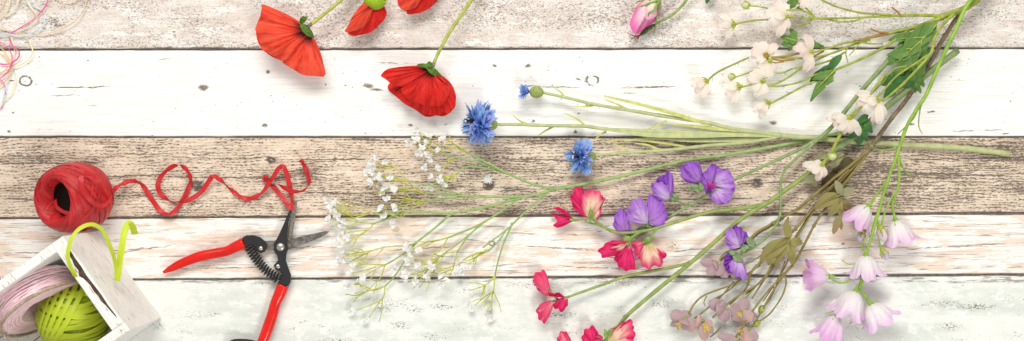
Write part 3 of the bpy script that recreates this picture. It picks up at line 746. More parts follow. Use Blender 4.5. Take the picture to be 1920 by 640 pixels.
for i, (cn, lab, wd, ctrl) in enumerate(SHREDS):
    q = cr(ctrl, 7); pts = [P(*p) for p in q]; nr = []
    for j in range(len(pts)):
        t = (pts[min(j + 1, len(pts) - 1)] - pts[max(j - 1, 0)]).normalized()
        b = Vector((0, 0, 1)) - t * t.z; nr.append(Matrix.Rotation(0.5 * math.sin(j * .35 + i), 3, t) @ b.normalized())
    mb = MB(); mb.ribbon(pts, nr, wd * 0.6 * S)
    o = mb.build('paper_shred', PAP[cn], None, org=P(ctrl[0][0], ctrl[0][1], 0))
    o['label'] = lab; o['category'] = 'paper shred'; o['group'] = 'paper shreds scattered in the corner'
# ------------------------------------------------------------------ shared flower tools
def stems_part(root, name, mat, runs, sides=7, nodes=()):
    """runs: list of (ctrl points, r0, r1); one continuous branching stem mesh"""
    mb = MB()
    for ctrl, r0, r1 in runs: stem(mb, ctrl, r0, r1, sides)
    for x, y, h, r in nodes: node_bump(mb, x, y, h, r)
    return mb.build(name, mat, root)

def spurs(mb, ctrl, n, L, r, seed):
    rnd = random.Random(seed); q = cr(ctrl, 8)
    for k in range(n):
        i = int(2 + (len(q) - 4) * (k + rnd.random() * .8) / n); i = min(i, len(q) - 2)
        x, y, h = q[i]; tx, ty = q[i + 1][0] - x, q[i + 1][1] - y; l = math.hypot(tx, ty) or 1
        tx /= l; ty /= l; s = rnd.choice((-1, 1)); nx, ny = -ty * s, tx * s
        d = rnd.choice((-1, 1, 1)); LL = L * (0.6 + 0.7 * rnd.random())
        mb.tube([P(*p) for p in cr([(x, y, h), (x + nx * LL * .45 + tx * d * LL * .15, y + ny * LL * .45 + ty * d * LL * .15, h + 1), (x + nx * LL * .8 + tx * d * LL * .6, y + ny * LL * .8 + ty * d * LL * .6, h + 2)], 3)], [r * S * (1 - .13 * j) for j in range(7)], 5)

# ------------------------------------------------------------------ poppies
POPPY = petal_mat('poppy_silk', (0.03, 0.006, 0.016), (0.80, 0.058, 0.022), (0.87, 0.090, 0.042), 0.65, (0.52, 0.010, 0.006), 0.55, 0.16, 17, 0.12, 0.34, 1.0)
POPPY2 = petal_mat('poppy_silk_deep', (0.06, 0.004, 0.006), (0.62, 0.008, 0.006), (0.72, 0.014, 0.008), 0.65, (0.38, 0.003, 0.003), 0.62, 0.10, 15, 0.05, 0.25, 0.85)
POPPY3 = petal_mat('poppy_silk_scarlet', (0.03, 0.004, 0.01), (0.64, 0.011, 0.006), (0.76, 0.020, 0.010), 0.7, (0.46, 0.005, 0.004), 0.55, 0.14, 17, 0.10, 0.30, 1.0)
SEPAL = plain('dark_green_sepal', (0.11, 0.25, 0.02), .25, (5, 5), .6, transl=.1)
PSTEM = plain('poppy_stem_green', (0.42, 0.47, 0.085), .12, (14, 14), .5)
FUZZ = plain('fuzzy_lime_green', (0.36, 0.52, 0.03), .25, (2.2, 2.2), .95, bstr=.9, col2=(0.24, 0.38, 0.015))
COLLAR = plain('brownish_collar', (0.33, 0.20, 0.15), .2)

def petals(root, lst, mat, name='petal'):
    out = []
    for i, d in enumerate(lst):
        mb = MB(); kw = dict(d); base = kw.pop('base'); ol = kw.pop('o'); m = kw.pop('m', mat)
        fan(mb, base, ol, kw.pop('hb'), kw.pop('he'), seed=i + int(base[0]), **kw)
        out.append(mb.build(name, m, root))
    return out

p1 = thing('poppy', 'wide open red poppy, the leftmost, its petals fanned toward the lower left', 'poppy', P(545, 75, 0), 'red poppies along the top edge')
petals(p1, [
    dict(base=(577, 60), o=[(562, 78), (545, 100), (528, 113), (500, 100), (484, 80), (480, 52), (489, 28), (493, 12), (520, 20), (545, 34), (562, 44)], hb=28, he=6, dome=-12, m=POPPY2, ruffle=2),
    dict(base=(578, 62), o=[(566, 76), (552, 96), (536, 112), (527, 116), (546, 128), (566, 140), (590, 143), (610, 142), (606, 118), (600, 95), (590, 74)], hb=32, he=22, dome=24, ruffle=2.6, crk=2.4, pleat=7, npl=9, freq=6, wav=.006),
    dict(base=(577, 58), o=[(571, 72), (562, 88), (548, 104), (530, 114), (512, 106), (496, 96), (487, 84), (483, 68), (480, 53), (486, 38), (492, 24), (493, 9), (516, 17), (540, 28), (556, 37), (566, 44)], hb=34, he=22, dome=36, crk=2.6, pleat=8, npl=15, ruffle=3, freq=7, wav=.014, nu=72),
], POPPY)
mb = MB(); lobe(mb, (564, 45), (570, 30), 11, 52, 66, 1, 0, 3); lobe(mb, (562, 42), (577, 31), 9, 54, 60, 1, 0, 4); mb.build('sepal', SEPAL, p1)
mb = MB(); lobe(mb, (563, 44), (590, 72), 12, 56, 36, 1, 0, 6); mb.build('sepal', SEPAL, p1)
mb = MB(); lobe(mb, (570, 46), (588, 66), 9, 46, 28, 1, 0, 6); mb.build('sepal', SEPAL, p1)
mb = MB(); mb.tube([P(576, 52, 44), P(580, 48, 42), P(585, 44, 40)], [3.4 * S, 3.8 * S, 3.2 * S], 8); mb.build('collar', COLLAR, p1)
stems_part(p1, 'stem', PSTEM, [([(582, 47, 41), (605, 29, 36), (640, 0, 30), (690, -44, 22), (760, -90, 12)], 3.2, 3.2)])

p4 = thing('poppy', 'full red poppy lying face down on the white board, above the tall blue cornflower', 'poppy', P(790, 175, 0), 'red poppies along the top edge')
petals(p4, [
    dict(base=(806, 132), o=[(770, 140), (740, 150), (727, 163), (742, 182), (768, 200), (788, 213), (803, 219), (818, 218), (833, 217), (848, 206), (853, 190), (845, 165), (830, 146)], hb=22, he=7, dome=-8, m=POPPY2, ruffle=3, freq=6, wav=.012, nu=72),
    dict(base=(812, 132), o=[(818, 180), (828, 205), (840, 213), (850, 206), (855, 192), (854, 176), (850, 164), (840, 150), (826, 140)], hb=30, he=14, dome=22, pleat=8, npl=8, ruffle=3, m=POPPY2, wav=.01),
    dict(base=(804, 134), o=[(780, 150), (750, 168), (742, 180), (756, 192), (775, 204), (790, 212), (805, 217), (822, 215), (834, 208), (838, 190), (830, 165)], hb=26, he=14, dome=16, pleat=8, npl=12, ruffle=3.4, freq=6, m=POPPY2, wav=.012, nu=64),
    dict(base=(806, 131), o=[(788, 143), (768, 157), (752, 168), (760, 181), (776, 191), (800, 198), (814, 200), (830, 196), (840, 182), (842, 166), (832, 148), (822, 140)], hb=36, he=26, dome=34, crk=2.6, pleat=8, npl=13, ruffle=3, freq=7, wav=.014, nu=72),
    dict(base=(806, 128), o=[(800, 136), (790, 146), (776, 156), (760, 162), (744, 161), (732, 156), (722, 148), (714, 142), (724, 131), (740, 127), (765, 124), (788, 123)], hb=38, he=28, dome=28, crk=2.4, pleat=7, npl=12, ruffle=2.5, freq=6, nu=64),
], POPPY3)
mb = MB(); lobe(mb, (806, 126), (781, 122), 8, 50, 40, 1, 0, 6); mb.build('sepal', SEPAL, p4)
mb = MB(); lobe(mb, (798, 120), (830, 146), 13, 52, 38, 1, 0, 8); mb.build('sepal', SEPAL, p4)
mb = MB(); lobe(mb, (800, 120), (812, 122), 12, 56, 54, 1, 0, 3); mb.build('sepal', SEPAL, p4)
mb = MB(); mb.tube([P(809, 128, 47), P(812, 123, 46), P(814, 118, 44)], [3.6 * S, 3.8 * S, 3.2 * S], 8); mb.build('collar', COLLAR, p4)
stems_part(p4, 'stem', PSTEM, [([(813, 121, 45), (822, 99, 40), (845, 58, 34), (884, 0, 28), (915, -50, 20), (945, -100, 12)], 3.2, 3.4)])

p2 = thing('poppy', 'half closed red poppy bud with a fuzzy lime green cap', 'poppy', P(690, 40, 0), 'red poppies along the top edge')
petals(p2, [
    dict(base=(707, 4), o=[(680, 20), (660, 45), (650, 60), (662, 66), (684, 63), (702, 54), (718, 40), (724, 28), (722, 14)], hb=14, he=5, dome=-4, m=POPPY2),
    dict(base=(708, 8), o=[(696, 30), (686, 44), (668, 56), (656, 63), (661, 67), (676, 66), (697, 60), (712, 46), (724, 30), (725, 22), (720, 14)], hb=30, he=14, dome=16, pleat=5, npl=8, m=POPPY2, ruffle=2),
    dict(base=(704, 4), o=[(697, 18), (696, 30), (690, 42), (676, 54), (660, 59), (645, 60), (652, 50), (657, 38), (668, 20), (682, 5), (690, 0)], hb=34, he=24, dome=24, pleat=8, npl=9, ruffle=1.6, freq=6),
    dict(base=(672, 56), o=[(660, 56), (655, 61), (657, 66), (663, 67), (668, 63)], hb=24, he=18, dome=4, m=POPPY2, ruffle=.8, nu=14, nv=5),
], POPPY)
mb = MB(); ball(mb, P(703, -1, 34), 21 * S, 14, 24, (1, 0.96, .95)); mb.build('fuzzy_cap', FUZZ, p2)
stems_part(p2, 'stem', PSTEM, [([(708, -10, 38), (718, -40, 34), (730, -80, 20)], 3.4, 3.4), ([(716, 6, 42), (724, 3, 44), (728, -4, 42)], 1.8, 1.2)])

p3 = thing('poppy', 'red poppy cut by the top edge so that only its petal rims show', 'poppy', P(785, -5, 0), 'red poppies along the top edge')
petals(p3, [
    dict(base=(815, -42), o=[(770, -30), (748, -5), (747, 10), (762, 22), (778, 26), (800, 19), (820, 2), (832, -20)], hb=18, he=6, dome=-6, m=POPPY2),
    dict(base=(818, -40), o=[(790, -10), (786, 8), (776, 16), (764, 20), (763, 27), (778, 26), (798, 20), (812, 9), (822, -4), (836, -22)], hb=32, he=14, dome=18, m=POPPY2),
    dict(base=(812, -42), o=[(798, -16), (788, 4), (778, 15), (764, 19), (752, 18), (750, 13), (747, 8), (756, -8), (768, -26), (790, -40)], hb=34, he=22, dome=26, crk=2.4, pleat=7, npl=12, ruffle=2, freq=6),
], POPPY)
stems_part(p3, 'stem', PSTEM, [([(816, -42, 36), (835, -75, 30), (850, -110, 20)], 3.3, 3.3)])

# ------------------------------------------------------------------ lisianthus
LISP = petal_mat('lisianthus_petal', (0.86, 0.83, 0.60), (0.87, 0.62, 0.70), (0.83, 0.14, 0.45), 0.10, (0.85, 0.40, 0.60), .55, .25, 8, 0.22, 0.55, .25)
LISP2 = petal_mat('lisianthus_petal_pale', (0.86, 0.82, 0.58), (0.87, 0.76, 0.70), (0.86, 0.42, 0.60), 0.10, (0.85, 0.50, 0.62), .55, .25, 8, 0.3, 0.7, .25)
LGREEN = plain('soft_green_stem', (0.30, 0.42, 0.11), .2, (9, 9), .55)
DGREEN = plain('deep_green_leaf', (0.075, 0.20, 0.045), .25, (7, 7), .5, transl=.12)
REDBR = plain('red_brown_tendril', (0.34, 0.10, 0.07), .2)
li = thing('lisianthus', 'pink and cream lisianthus bud at the top edge beside a shoot with reddish tendrils', 'flower stem', P(1208, 34, 0))
petals(li, [
    dict(base=(1232, -10), o=[(1205, 5), (1190, 25), (1182, 45), (1192, 62), (1205, 58), (1220, 46), (1233, 32), (1240, 8)], hb=14, he=5, dome=-4),
    dict(base=(1234, -8), o=[(1206, 42), (1196, 58), (1193, 64), (1204, 58), (1214, 47), (1226, 38), (1235, 22), (1240, 4)], hb=26, he=14, dome=14, ruffle=1.5),
    dict(base=(1230, -10), o=[(1234, 22), (1222, 33), (1207, 36), (1200, 46), (1195, 58), (1192, 64), (1184, 56), (1181, 43), (1187, 28), (1192, 13), (1205, 2), (1218, -6)], hb=30, he=20, dome=20, ruffle=1.6),
], LISP)
petals(li, [dict(base=(1232, -8), o=[(1236, 22), (1226, 34), (1213, 37), (1207, 30), (1208, 18), (1216, 4)], hb=38, he=32, dome=12, ruffle=1)], LISP2)
for a_ in ([(1232, 2, 42), (1212, 9, 44), (1196, 14, 36), (1183, 17, 28)], [(1236, 2, 46), (1228, 18, 48), (1217, 25, 46), (1216, 32, 42)], [(1237, 2, 40), (1236, 14, 42), (1232, 28, 36), (1230, 44, 24), (1227, 62, 10)], [(1228, -2, 38), (1212, 2, 36), (1200, 2, 30), (1192, 7, 22)]):
    stems_part(li, 'sepal', LGREEN, [(a_, 2.6, 0.6)])
stems_part(li, 'stem', LGREEN, [([(1234, 4, 40), (1240, -10, 40), (1256, -50, 34), (1270, -90, 20)], 5, 4), ([(1296, -12, 20), (1280, 10, 18), (1262, 27, 16), (1240, 40, 14), (1226, 48, 13)], 2.6, 2.4)])
mb = MB()
for d in (-4, -1.4, 1.4, 4): stem(mb, [(1228, 47, 14), (1219, 52 + d * .6, 15 + d), (1209, 59 + d, 13 + d), (1199, 67, 9)], 2.4, 1.3)
mb.build('closed_bud', plain('dark_green_bud', (0.13, 0.20, 0.045), .3, (4, 4)), li)
mb = MB()
for e in ([(1198, 67, 9), (1190, 68, 10), (1182, 65, 8), (1176, 61, 5)], [(1197, 68, 9), (1190, 70, 10), (1184, 74, 7), (1182, 78, 4)], [(1197, 68, 8), (1193, 73, 7), (1189, 78, 3)], [(1198, 68, 8), (1196, 74, 9), (1193, 80, 4)]): stem(mb, e, 1.3, .5, 5)
mb.build('tendril', REDBR, li)
mb = MB(); lobe(mb, (1338, -26), (1324, 8), 14, 18, 14, 1, 0, 4); mb.build('leaf', DGREEN, li)
stems_part(li, 'leaf_stalk', LGREEN, [([(1338, -25, 18), (1330, -50, 20), (1290, -80, 22)], 2.2, 2.2)])

# ------------------------------------------------------------------ cornflowers
CSTEM = plain('pale_grey_green_stem', (0.50, 0.53, 0.25), .12, (12, 12), .65, col2=(0.40, 0.44, 0.22))
CYEL = plain('yellow_green_leaflet', (0.55, 0.57, 0.17), .12, (12, 12), .6)
CBLUE = petal_mat('cornflower_blue', (0.13, 0.30, 0.82), (0.27, 0.49, 0.95), (0.42, 0.62, 0.96), 0.25, (0.12, 0.28, 0.80), .6, .2, 10, .1, .5, .5)
CBLUE2 = petal_mat('cornflower_violet_blue', (0.16, 0.27, 0.78), (0.36, 0.46, 0.92), (0.52, 0.58, 0.94), 0.25, (0.20, 0.25, 0.74), .6, .2, 10, .1, .5, .5)
CBLK = plain('black_stamen', (0.012, 0.012, 0.02), .1); CWHT = plain('white_stamen_tip', (0.82, 0.82, 0.82), .05)
CBULB = plain('scaly_green_calyx', (0.36, 0.43, 0.13), .3, (3.5, 3.5), .7, bstr=.9, col2=(0.22, 0.28, 0.07))
cf = thing('cornflower_spray', 'cornflower spray with three blue heads on a pale grey green stem whose end points right', 'flower spray', P(1460, 255, 0))
stems_part(cf, 'stem', CSTEM, [
    ([(1893, 289, 8), (1800, 278, 9), (1680, 271, 10), (1560, 263, 12), (1460, 254, 14)], 5.6, 5.0),
    ([(1465, 254, 14), (1380, 243, 16), (1330, 231, 17), (1250, 219, 19), (1180, 207, 21), (1110, 195, 22), (1065, 184, 22), (1018, 174, 22)], 4.2, 2.8),
    ([(1465, 255, 13), (1390, 251, 12), (1300, 249, 12), (1215, 246, 13), (1140, 243, 15), (1097, 237, 18), (1035, 236, 24), (975, 234, 28), (935, 234, 31), (914, 234, 33)], 4.4, 2.8),
    ([(1460, 256, 13), (1400, 267, 9), (1330, 273, 8), (1250, 282, 9), (1180, 286, 13), (1122, 291, 20), (1100, 293, 25)], 4.2, 2.2)], nodes=[(1460, 254, 14, 6.5), (1390, 252, 13, 5)])
def blade(root, ctrl, r0, r1, mat=CYEL, name='leaflet', wide=1.0):
    q = cr(ctrl, 6); n = len(q); pts = [P(*p) for p in q]; mb = MB()
    nr = [Vector((0.15, 0.25, 1)).normalized()] * n
    ws = [2 * S * (r0 + (r1 - r0) * i / (n - 1)) * (0.35 + 0.65 * math.sin(PI * min(1, (i + 0.6) / n * 0.75 + .12))) * wide for i in range(n)]
    mb.ribbon(pts, nr, ws); return mb.build(name, mat, root)
blade(cf, [(1335, 236, 18), (1270, 215, 26), (1200, 196, 30), (1133, 180, 28)], 4.6, 2.2)
for c_ in ([(1061, 184, 22), (1050, 172, 25), (1038, 164, 27)], [(1115, 197, 22), (1098, 200, 20), (1073, 199, 18)], [(1177, 205, 22), (1158, 196, 26), (1134, 187, 28)], [(988, 232, 27), (975, 227, 28), (962, 217, 30)], [(1098, 236, 20), (1080, 222, 24), (1056, 212, 26)], [(1037, 238, 22), (1022, 246, 18), (1008, 255, 14)], [(1137, 247, 13), (1124, 254, 12), (1114, 263, 10)], [(1250, 226, 18), (1232, 236, 15), (1212, 243, 13)], [(1177, 284, 13), (1164, 275, 14), (1148, 270, 12)], [(1240, 282, 10), (1214, 272, 12), (1190, 269, 12)], [(1290, 276, 8), (1240, 268, 10), (1180, 262, 10), (1128, 266, 8)]):
    blade(cf, c_, 2.6, 1.0)
blade(cf, [(1470, 254, 15), (1400, 251, 17), (1300, 253, 17), (1215, 252, 17), (1165, 246, 18), (1110, 240, 18)], 7.5, 3.4, CSTEM, 'leaf')
blade(cf, [(1440, 258, 12), (1380, 262, 11), (1300, 263, 11), (1230, 259, 11), (1170, 264, 10)], 5.2, 2.5, CSTEM, 'leaf')
blade(cf, [(1400, 246, 18), (1330, 240, 19), (1255, 232, 20)], 4, 2, CYEL, 'leaf')
blade(cf, [(1470, 253, 16), (1420, 247, 18), (1370, 241, 19)], 3.5, 2, CYEL, 'leaf')
def floret(mb, c, d, L, w, rnd, up):
    """trumpet floret: narrow tube that opens into 4 or 5 pointed teeth"""
    d = d.normalized(); s = d.cross(up)
    s = s.normalized() if s.length > 1e-3 else Vector((1, 0, 0)); nrm = s.cross(d)
    roll = (rnd.random() - .5) * 1.6; s = Matrix.Rotation(roll, 3, d) @ s; nrm = s.cross(d)
    nt = 5
    for k in range(nt):
        a = (k - (nt - 1) / 2) / (nt - 1)
        tipL = L * (0.86 + 0.2 * rnd.random() - 0.25 * abs(a)); 
        tip = c + d * tipL + s * (a * w * 2.3) + nrm * (w * (0.5 - 2.2 * a * a + .5 * rnd.random()))
        petal3(mb, c + d * L * 0.05, tip, w * 1.05, roll + (rnd.random() - .5), .3, 0.04 + .08 * rnd.random(), 1.35, 0, 6, 2, up=up, base_w=.25)
def cornflower(c, axis, R, n, stl, seed, calyx_dir):
    rnd = random.Random(seed); a, e1, e2 = frame_of(axis)
    hd = MB(); ball(hd, c - a * 13 * S, 11.5 * S * R / 46, 10, 14, (1, 1, 1.3), Matrix((e1, e2, a)).transposed())
    head = hd.build('flower_head', CBULB, cf)
    for k in range(n):
        th = 2 * PI * k / n + rnd.random() * .3; be = math.radians(48 + 72 * rnd.random())
        d = a * math.cos(be) + (e1 * math.cos(th) + e2 * math.sin(th)) * math.sin(be)
        if d.z < -0.45: d.z *= 0.3
        f = MB(); floret(f, c, d, R * S * (0.78 + 0.26 * rnd.random()), 8.6 * S * R / 46, rnd, a)
        f.build('floret', CBLUE if rnd.random() < .72 else CBLUE2, head)
    sm = MB(); tp = MB()
    for k in range(stl):
        th = rnd.random() * 2 * PI; be = math.radians(8 + 22 * rnd.random())
        d = (a * math.cos(be) + (e1 * math.cos(th) + e2 * math.sin(th)) * math.sin(be)).normalized()
        p2_ = c + d * R * S * (0.55 + .22 * rnd.random())
        sm.tube([c, c + d * R * S * .3 + Vector((0, 0, 2 * S)), p2_], [1.6 * S, 1.5 * S, 1.2 * S], 5); ball(tp, p2_, 1.7 * S, 4, 6)
    sm.build('stamens', CBLK, head); tp.build('stamen_tips', CWHT, head)
cornflower(P(905, 233, 34), Vector((-0.93, 0.03, 0.30)), 49, 46, 8, 1, None)
cornflower(P(1094, 294, 26), Vector((-0.93, 0.0, 0.34)), 39, 42, 3, 2, None)
hd = MB(); fr_ = Matrix(frame_of(Vector((-1, 0.02, 0.1)))[1:] + (frame_of(Vector((-1, 0.02, 0.1)))[0],)).transposed()
ball(hd, P(1006, 173, 22), 11.5 * S, 12, 16, (1, 1, 1.15), fr_); head = hd.build('flower_bud', CBULB, cf)
rnd = random.Random(8)
for k in range(12):
    th = 2 * PI * k / 12; d = Vector((-0.72, 0.78 * math.cos(th), 0.4 * math.sin(th) + .1))
    f = MB(); floret(f, P(994, 172.5, 23), d, 24 * S * (0.8 + .3 * rnd.random()), 5 * S, rnd, Vector((-1, 0, .2))); f.build('floret', CBLUE if k % 3 else CBLUE2, head)

# ------------------------------------------------------------------ gypsophila
GSTEM = plain('fresh_green_stem', (0.33, 0.45, 0.16), .15, (16, 16), .5, col2=(0.24, 0.36, 0.12))
GYEL = plain('yellow_green_twig', (0.56, 0.58, 0.10), .15, (8, 8), .55)
GWHT = plain('white_blossom', (0.93, 0.93, 0.92), .01, (5, 5), .7, transl=.35)
gy = thing('gypsophila_spray', 'gypsophila spray with many tiny white blossoms spreading left toward the garden snips', 'flower spray', P(1035, 356, 0))
stems_part(gy, 'stem', GSTEM, [
    ([(1612, 243, 6), (1560, 253, 6), (1500, 266, 6), (1440, 277, 7), (1360, 291, 8), (1270, 305, 10), (1150, 334, 14), (1035, 356, 20)], 3.5, 3.2),
    ([(1040, 355, 20), (1000, 346, 24), (950, 325, 28), (920, 309, 30), (875, 286, 30)], 2.6, 1.8),
    ([(945, 323, 28), (902, 306, 26), (860, 297, 26), (835, 289, 26), (812, 286, 26)], 1.9, 1.4),
    ([(948, 324, 28), (915, 317, 22), (875, 313, 22), (855, 328, 22)], 1.8, 1.4),
    ([(1036, 356, 20), (980, 369, 22), (885, 368, 22), (835, 365, 22), (795, 362, 20)], 3.0, 1.6),
    ([(872, 366, 22), (845, 360, 26), (815, 350, 28), (765, 341, 28)], 1.8, 1.4),
    ([(872, 369, 22), (835, 373, 18), (798, 377, 16)], 1.6, 1.4),
    ([(978, 370, 22), (940, 381, 18), (900, 391, 16), (850, 399, 16), (800, 398, 16), (760, 397, 16), (700, 400, 16)], 3.0, 1.8),
    ([(760, 397, 16), (735, 407, 14), (700, 420, 14)], 1.8, 1.4),
    ([(852, 399, 16), (840, 406, 16), (820, 424, 14), (780, 455, 14), (765, 460, 14)], 2.4, 1.6),
    ([(785, 452, 14), (765, 470, 13), (740, 487, 12), (722, 497, 12)], 1.7, 1.4),
    ([(765, 478, 14), (752, 500, 12), (737, 522, 10), (722, 537, 9)], 1.5, 1.4),
    ([(975, 371, 22), (940, 396, 18), (900, 421, 16), (860, 438, 16), (840, 446, 16)], 2.2, 1.6),
    ([(1030, 358, 20), (1000, 384, 18), (968, 414, 16), (950, 431, 14), (905, 465, 12)], 2.2, 1.3),
    ([(960, 422, 15), (945, 455, 14), (934, 490, 12), (928, 518, 10)], 1.8, 1.4),
    ([(902, 422, 16), (860, 456, 16), (830, 478, 14)], 1.5, 1.3), ([(897, 424, 16), (876, 446, 15), (858, 472, 14)], 1.5, 1.3),
    ([(952, 428, 14), (935, 452, 14), (917, 470, 12)], 1.4, 1.3),
], nodes=[(1035, 356, 20, 4.5), (1130, 338.5, 15, 4.2), (845, 400, 16, 4), (960, 420, 15, 3.2), (1270, 305, 10, 4.4), (950, 325, 28, 3), (902, 421, 16, 3)])
tw = MB(); rnd = random.Random(21)
TW = [((875, 286), [(850, 270), (830, 258)]), ((875, 287), [(852, 277), (826, 268)]), ((812, 286), [(800, 270)]), ((812, 286), [(790, 278), (780, 262)]), ((840, 290), [(815, 284), (788, 286)]), ((875, 286), [(845, 266), (812, 254)]), ((806, 274), [(795, 262), (785, 249)]), ((830, 280), [(812, 268), (779, 262)]), ((858, 298), [(838, 306), (822, 314)]), ((842, 296), [(841, 304), (838, 312)]), ((855, 328), [(838, 338), (832, 347)]), ((855, 328), [(832, 332), (824, 336)]), ((855, 326), [(830, 336), (812, 346)]), ((855, 330), [(838, 342), (806, 354)]),
      ((765, 341), [(745, 336), (731, 334)]), ((765, 341), [(752, 325), (735, 311), (721, 306)]), ((740, 314), [(718, 317), (697, 312)]), ((738, 313), [(715, 310), (705, 300)]), ((765, 341), [(742, 336), (712, 325), (698, 318)]), ((765, 341), [(728, 338), (702, 332)]), ((795, 362), [(770, 349), (742, 340)]), ((795, 362), [(760, 358), (739, 356)]), ((795, 362), [(765, 355), (720, 350), (700, 343)]), ((798, 377), [(770, 374), (740, 368)]), ((798, 377), [(765, 384), (739, 389)]), ((798, 377), [(776, 390), (768, 394)]), ((780, 376), [(752, 375), (727, 374)]), ((770, 372), [(760, 362), (755, 352)]), ((775, 374), [(745, 383), (716, 390)]),
      ((700, 400), [(680, 392), (664, 387), (648, 376)]), ((668, 389), [(650, 389), (630, 382)]), ((690, 402), [(660, 404), (640, 400), (628, 392)]), ((660, 404), [(645, 396), (625, 388)]), ((690, 402), [(650, 412), (618, 411)]), ((700, 420), [(672, 416), (640, 413)]), ((700, 420), [(690, 432), (660, 447)]), ((672, 416), [(655, 424), (644, 425)]), ((690, 432), [(665, 434), (640, 440)]), ((688, 433), [(670, 445), (650, 458)]), ((660, 405), [(652, 394), (640, 404)]), ((720, 398), [(750, 408), (760, 402)]), ((705, 402), [(720, 394), (719, 404)]),
      ((765, 460), [(720, 464), (690, 474)]), ((690, 474), [(665, 478), (645, 476)]), ((690, 474), [(670, 484), (655, 492)]), ((680, 476), [(678, 468), (660, 467)]), ((700, 470), [(672, 474), (648, 480)]), ((690, 475), [(682, 486), (662, 490)]), ((722, 497), [(690, 496), (648, 495)]), ((722, 497), [(705, 505), (680, 520)]), ((705, 501), [(680, 508), (657, 512)]), ((722, 497), [(714, 520), (700, 534), (690, 545)]), ((722, 537), [(695, 545), (665, 532)]), ((720, 537), [(690, 546), (666, 550)]), ((690, 545), [(672, 557), (662, 567)]), ((722, 537), [(720, 555), (712, 566), (692, 596)]), ((712, 565), [(690, 574), (668, 582)]), ((695, 542), [(675, 534), (664, 534)]), ((692, 545), [(670, 554), (648, 552)]),
      ((840, 446), [(815, 452), (800, 462)]), ((840, 446), [(808, 456), (786, 470)]), ((830, 449), [(800, 455), (768, 470)]), ((840, 446), [(825, 470), (800, 484), (784, 497)]), ((830, 478), [(815, 490), (806, 500)]), ((830, 478), [(800, 496), (766, 492)]), ((858, 472), [(835, 476), (810, 488)]), ((820, 486), [(800, 502), (780, 526)]), ((820, 486), [(812, 512), (802, 520), (786, 540)]), ((815, 492), [(795, 515), (775, 542)]), ((858, 472), [(852, 495), (845, 515), (828, 530)]), ((852, 495), [(842, 506), (828, 517)]), ((848, 500), [(832, 504), (806, 502)]), ((812, 500), [(785, 512), (762, 518)]), ((812, 476), [(830, 482), (820, 478)]),
      ((917, 470), [(890, 476), (868, 488)]), ((917, 470), [(895, 482), (878, 498)]), ((905, 474), [(880, 482), (860, 496)]), ((900, 478), [(890, 486), (888, 494)]), ((912, 468), [(890, 484), (872, 490)]), ((928, 518), [(910, 535), (880, 545)]), ((908, 536), [(906, 548), (902, 556)]), ((928, 518), [(926, 545), (924, 550), (921, 588)]), ((925, 546), [(905, 560), (890, 574)]), ((924, 547), [(912, 562), (908, 576)]), ((923, 552), [(922, 566), (915, 580)]), ((911, 534), [(908, 544), (904, 552)])]
for (a_, rest) in TW:
    h0 = 24 if a_[1] < 345 else 17
    pts = [(a_[0], a_[1], h0)] + [(x, y, max(3, h0 + (rnd.random() - .4) * 12)) for x, y in rest]
    stem(tw, pts, 1.35, 0.85, 5)
    if rnd.random() < .75:     # a short side twig
        q = cr(pts, 4); i = len(q) // 2; x, y, h = q[i]; s_ = rnd.choice((-1, 1))
        dx, dy = q[-1][0] - x, q[-1][1] - y
        stem(tw, [(x, y, h), (x + dx * .5 - dy * .3 * s_, y + dy * .5 + dx * .3 * s_, h + 3), (x + dx * .9 - dy * .45 * s_, y + dy * .9 + dx * .45 * s_, h + 5)], 1.0, .7, 5)
tw.build('twigs', GYEL, gy)
def blossom_mesh(seed, name='blossom'):
    rnd = random.Random(seed); mb = MB()
    for k in range(6):
        th = 2 * PI * k / 6 + rnd.random() * .9; el = 0.0 + 0.7 * rnd.random()
        d = Vector((math.cos(th) * math.cos(el), math.sin(th) * math.cos(el), math.sin(el)))
        petal3(mb, Vector((0, 0, 0)), d * (6.2 + 5.0 * rnd.random()) * S, (6.0 + 2.6 * rnd.random()) * S, (rnd.random() - .5) * 1.6, .5, .12 * (rnd.random() - .3), .62, .25, 5, 4, base_w=.3)
    ball(mb, Vector((0, 0, 0)), 2.2 * S, 5, 8)
    me = bpy.data.meshes.new(name); me.from_pydata([tuple(p) for p in mb.v], [], mb.f)
    for p in me.polygons: p.use_smooth = True
    me.materials.append(GWHT); return me
BM = [blossom_mesh(s) for s in range(7)]
BL = [(780, 244), (805, 254), (830, 260), (766, 266), (779, 262), (800, 269), (786, 286), (802, 289), (821, 281), (805, 299), (796, 315), (821, 314), (705, 297), (694, 302), (721, 304), (691, 315), (687, 325), (702, 331), (731, 334), (807, 332), (824, 336), (695, 342), (712, 346), (832, 347), (804, 354), (739, 356), (717, 362), (725, 374), (830, 366), (714, 390), (739, 389), (614, 376), (629, 380), (619, 392), (634, 404), (616, 411), (642, 425), (631, 450), (652, 446), (737, 420), (719, 405), (640, 470), (637, 494), (662, 497), (655, 511), (765, 469), (785, 470), (782, 497), (807, 500), (857, 496), (877, 500), (765, 490), (740, 505), (679, 522), (760, 521), (780, 527), (802, 520), (827, 517), (855, 510), (865, 511), (826, 536), (652, 537), (660, 585), (686, 602), (885, 579), (872, 545), (917, 575), (920, 597), (711, 333), (698, 322), (626, 396), (644, 415), (634, 482), (770, 478), (762, 514), (868, 505), (640, 460), (648, 488), (760, 462), (838, 526), (700, 312), (790, 277), (722, 350), (622, 384), (646, 436), (672, 530)]
rnd = random.Random(5)
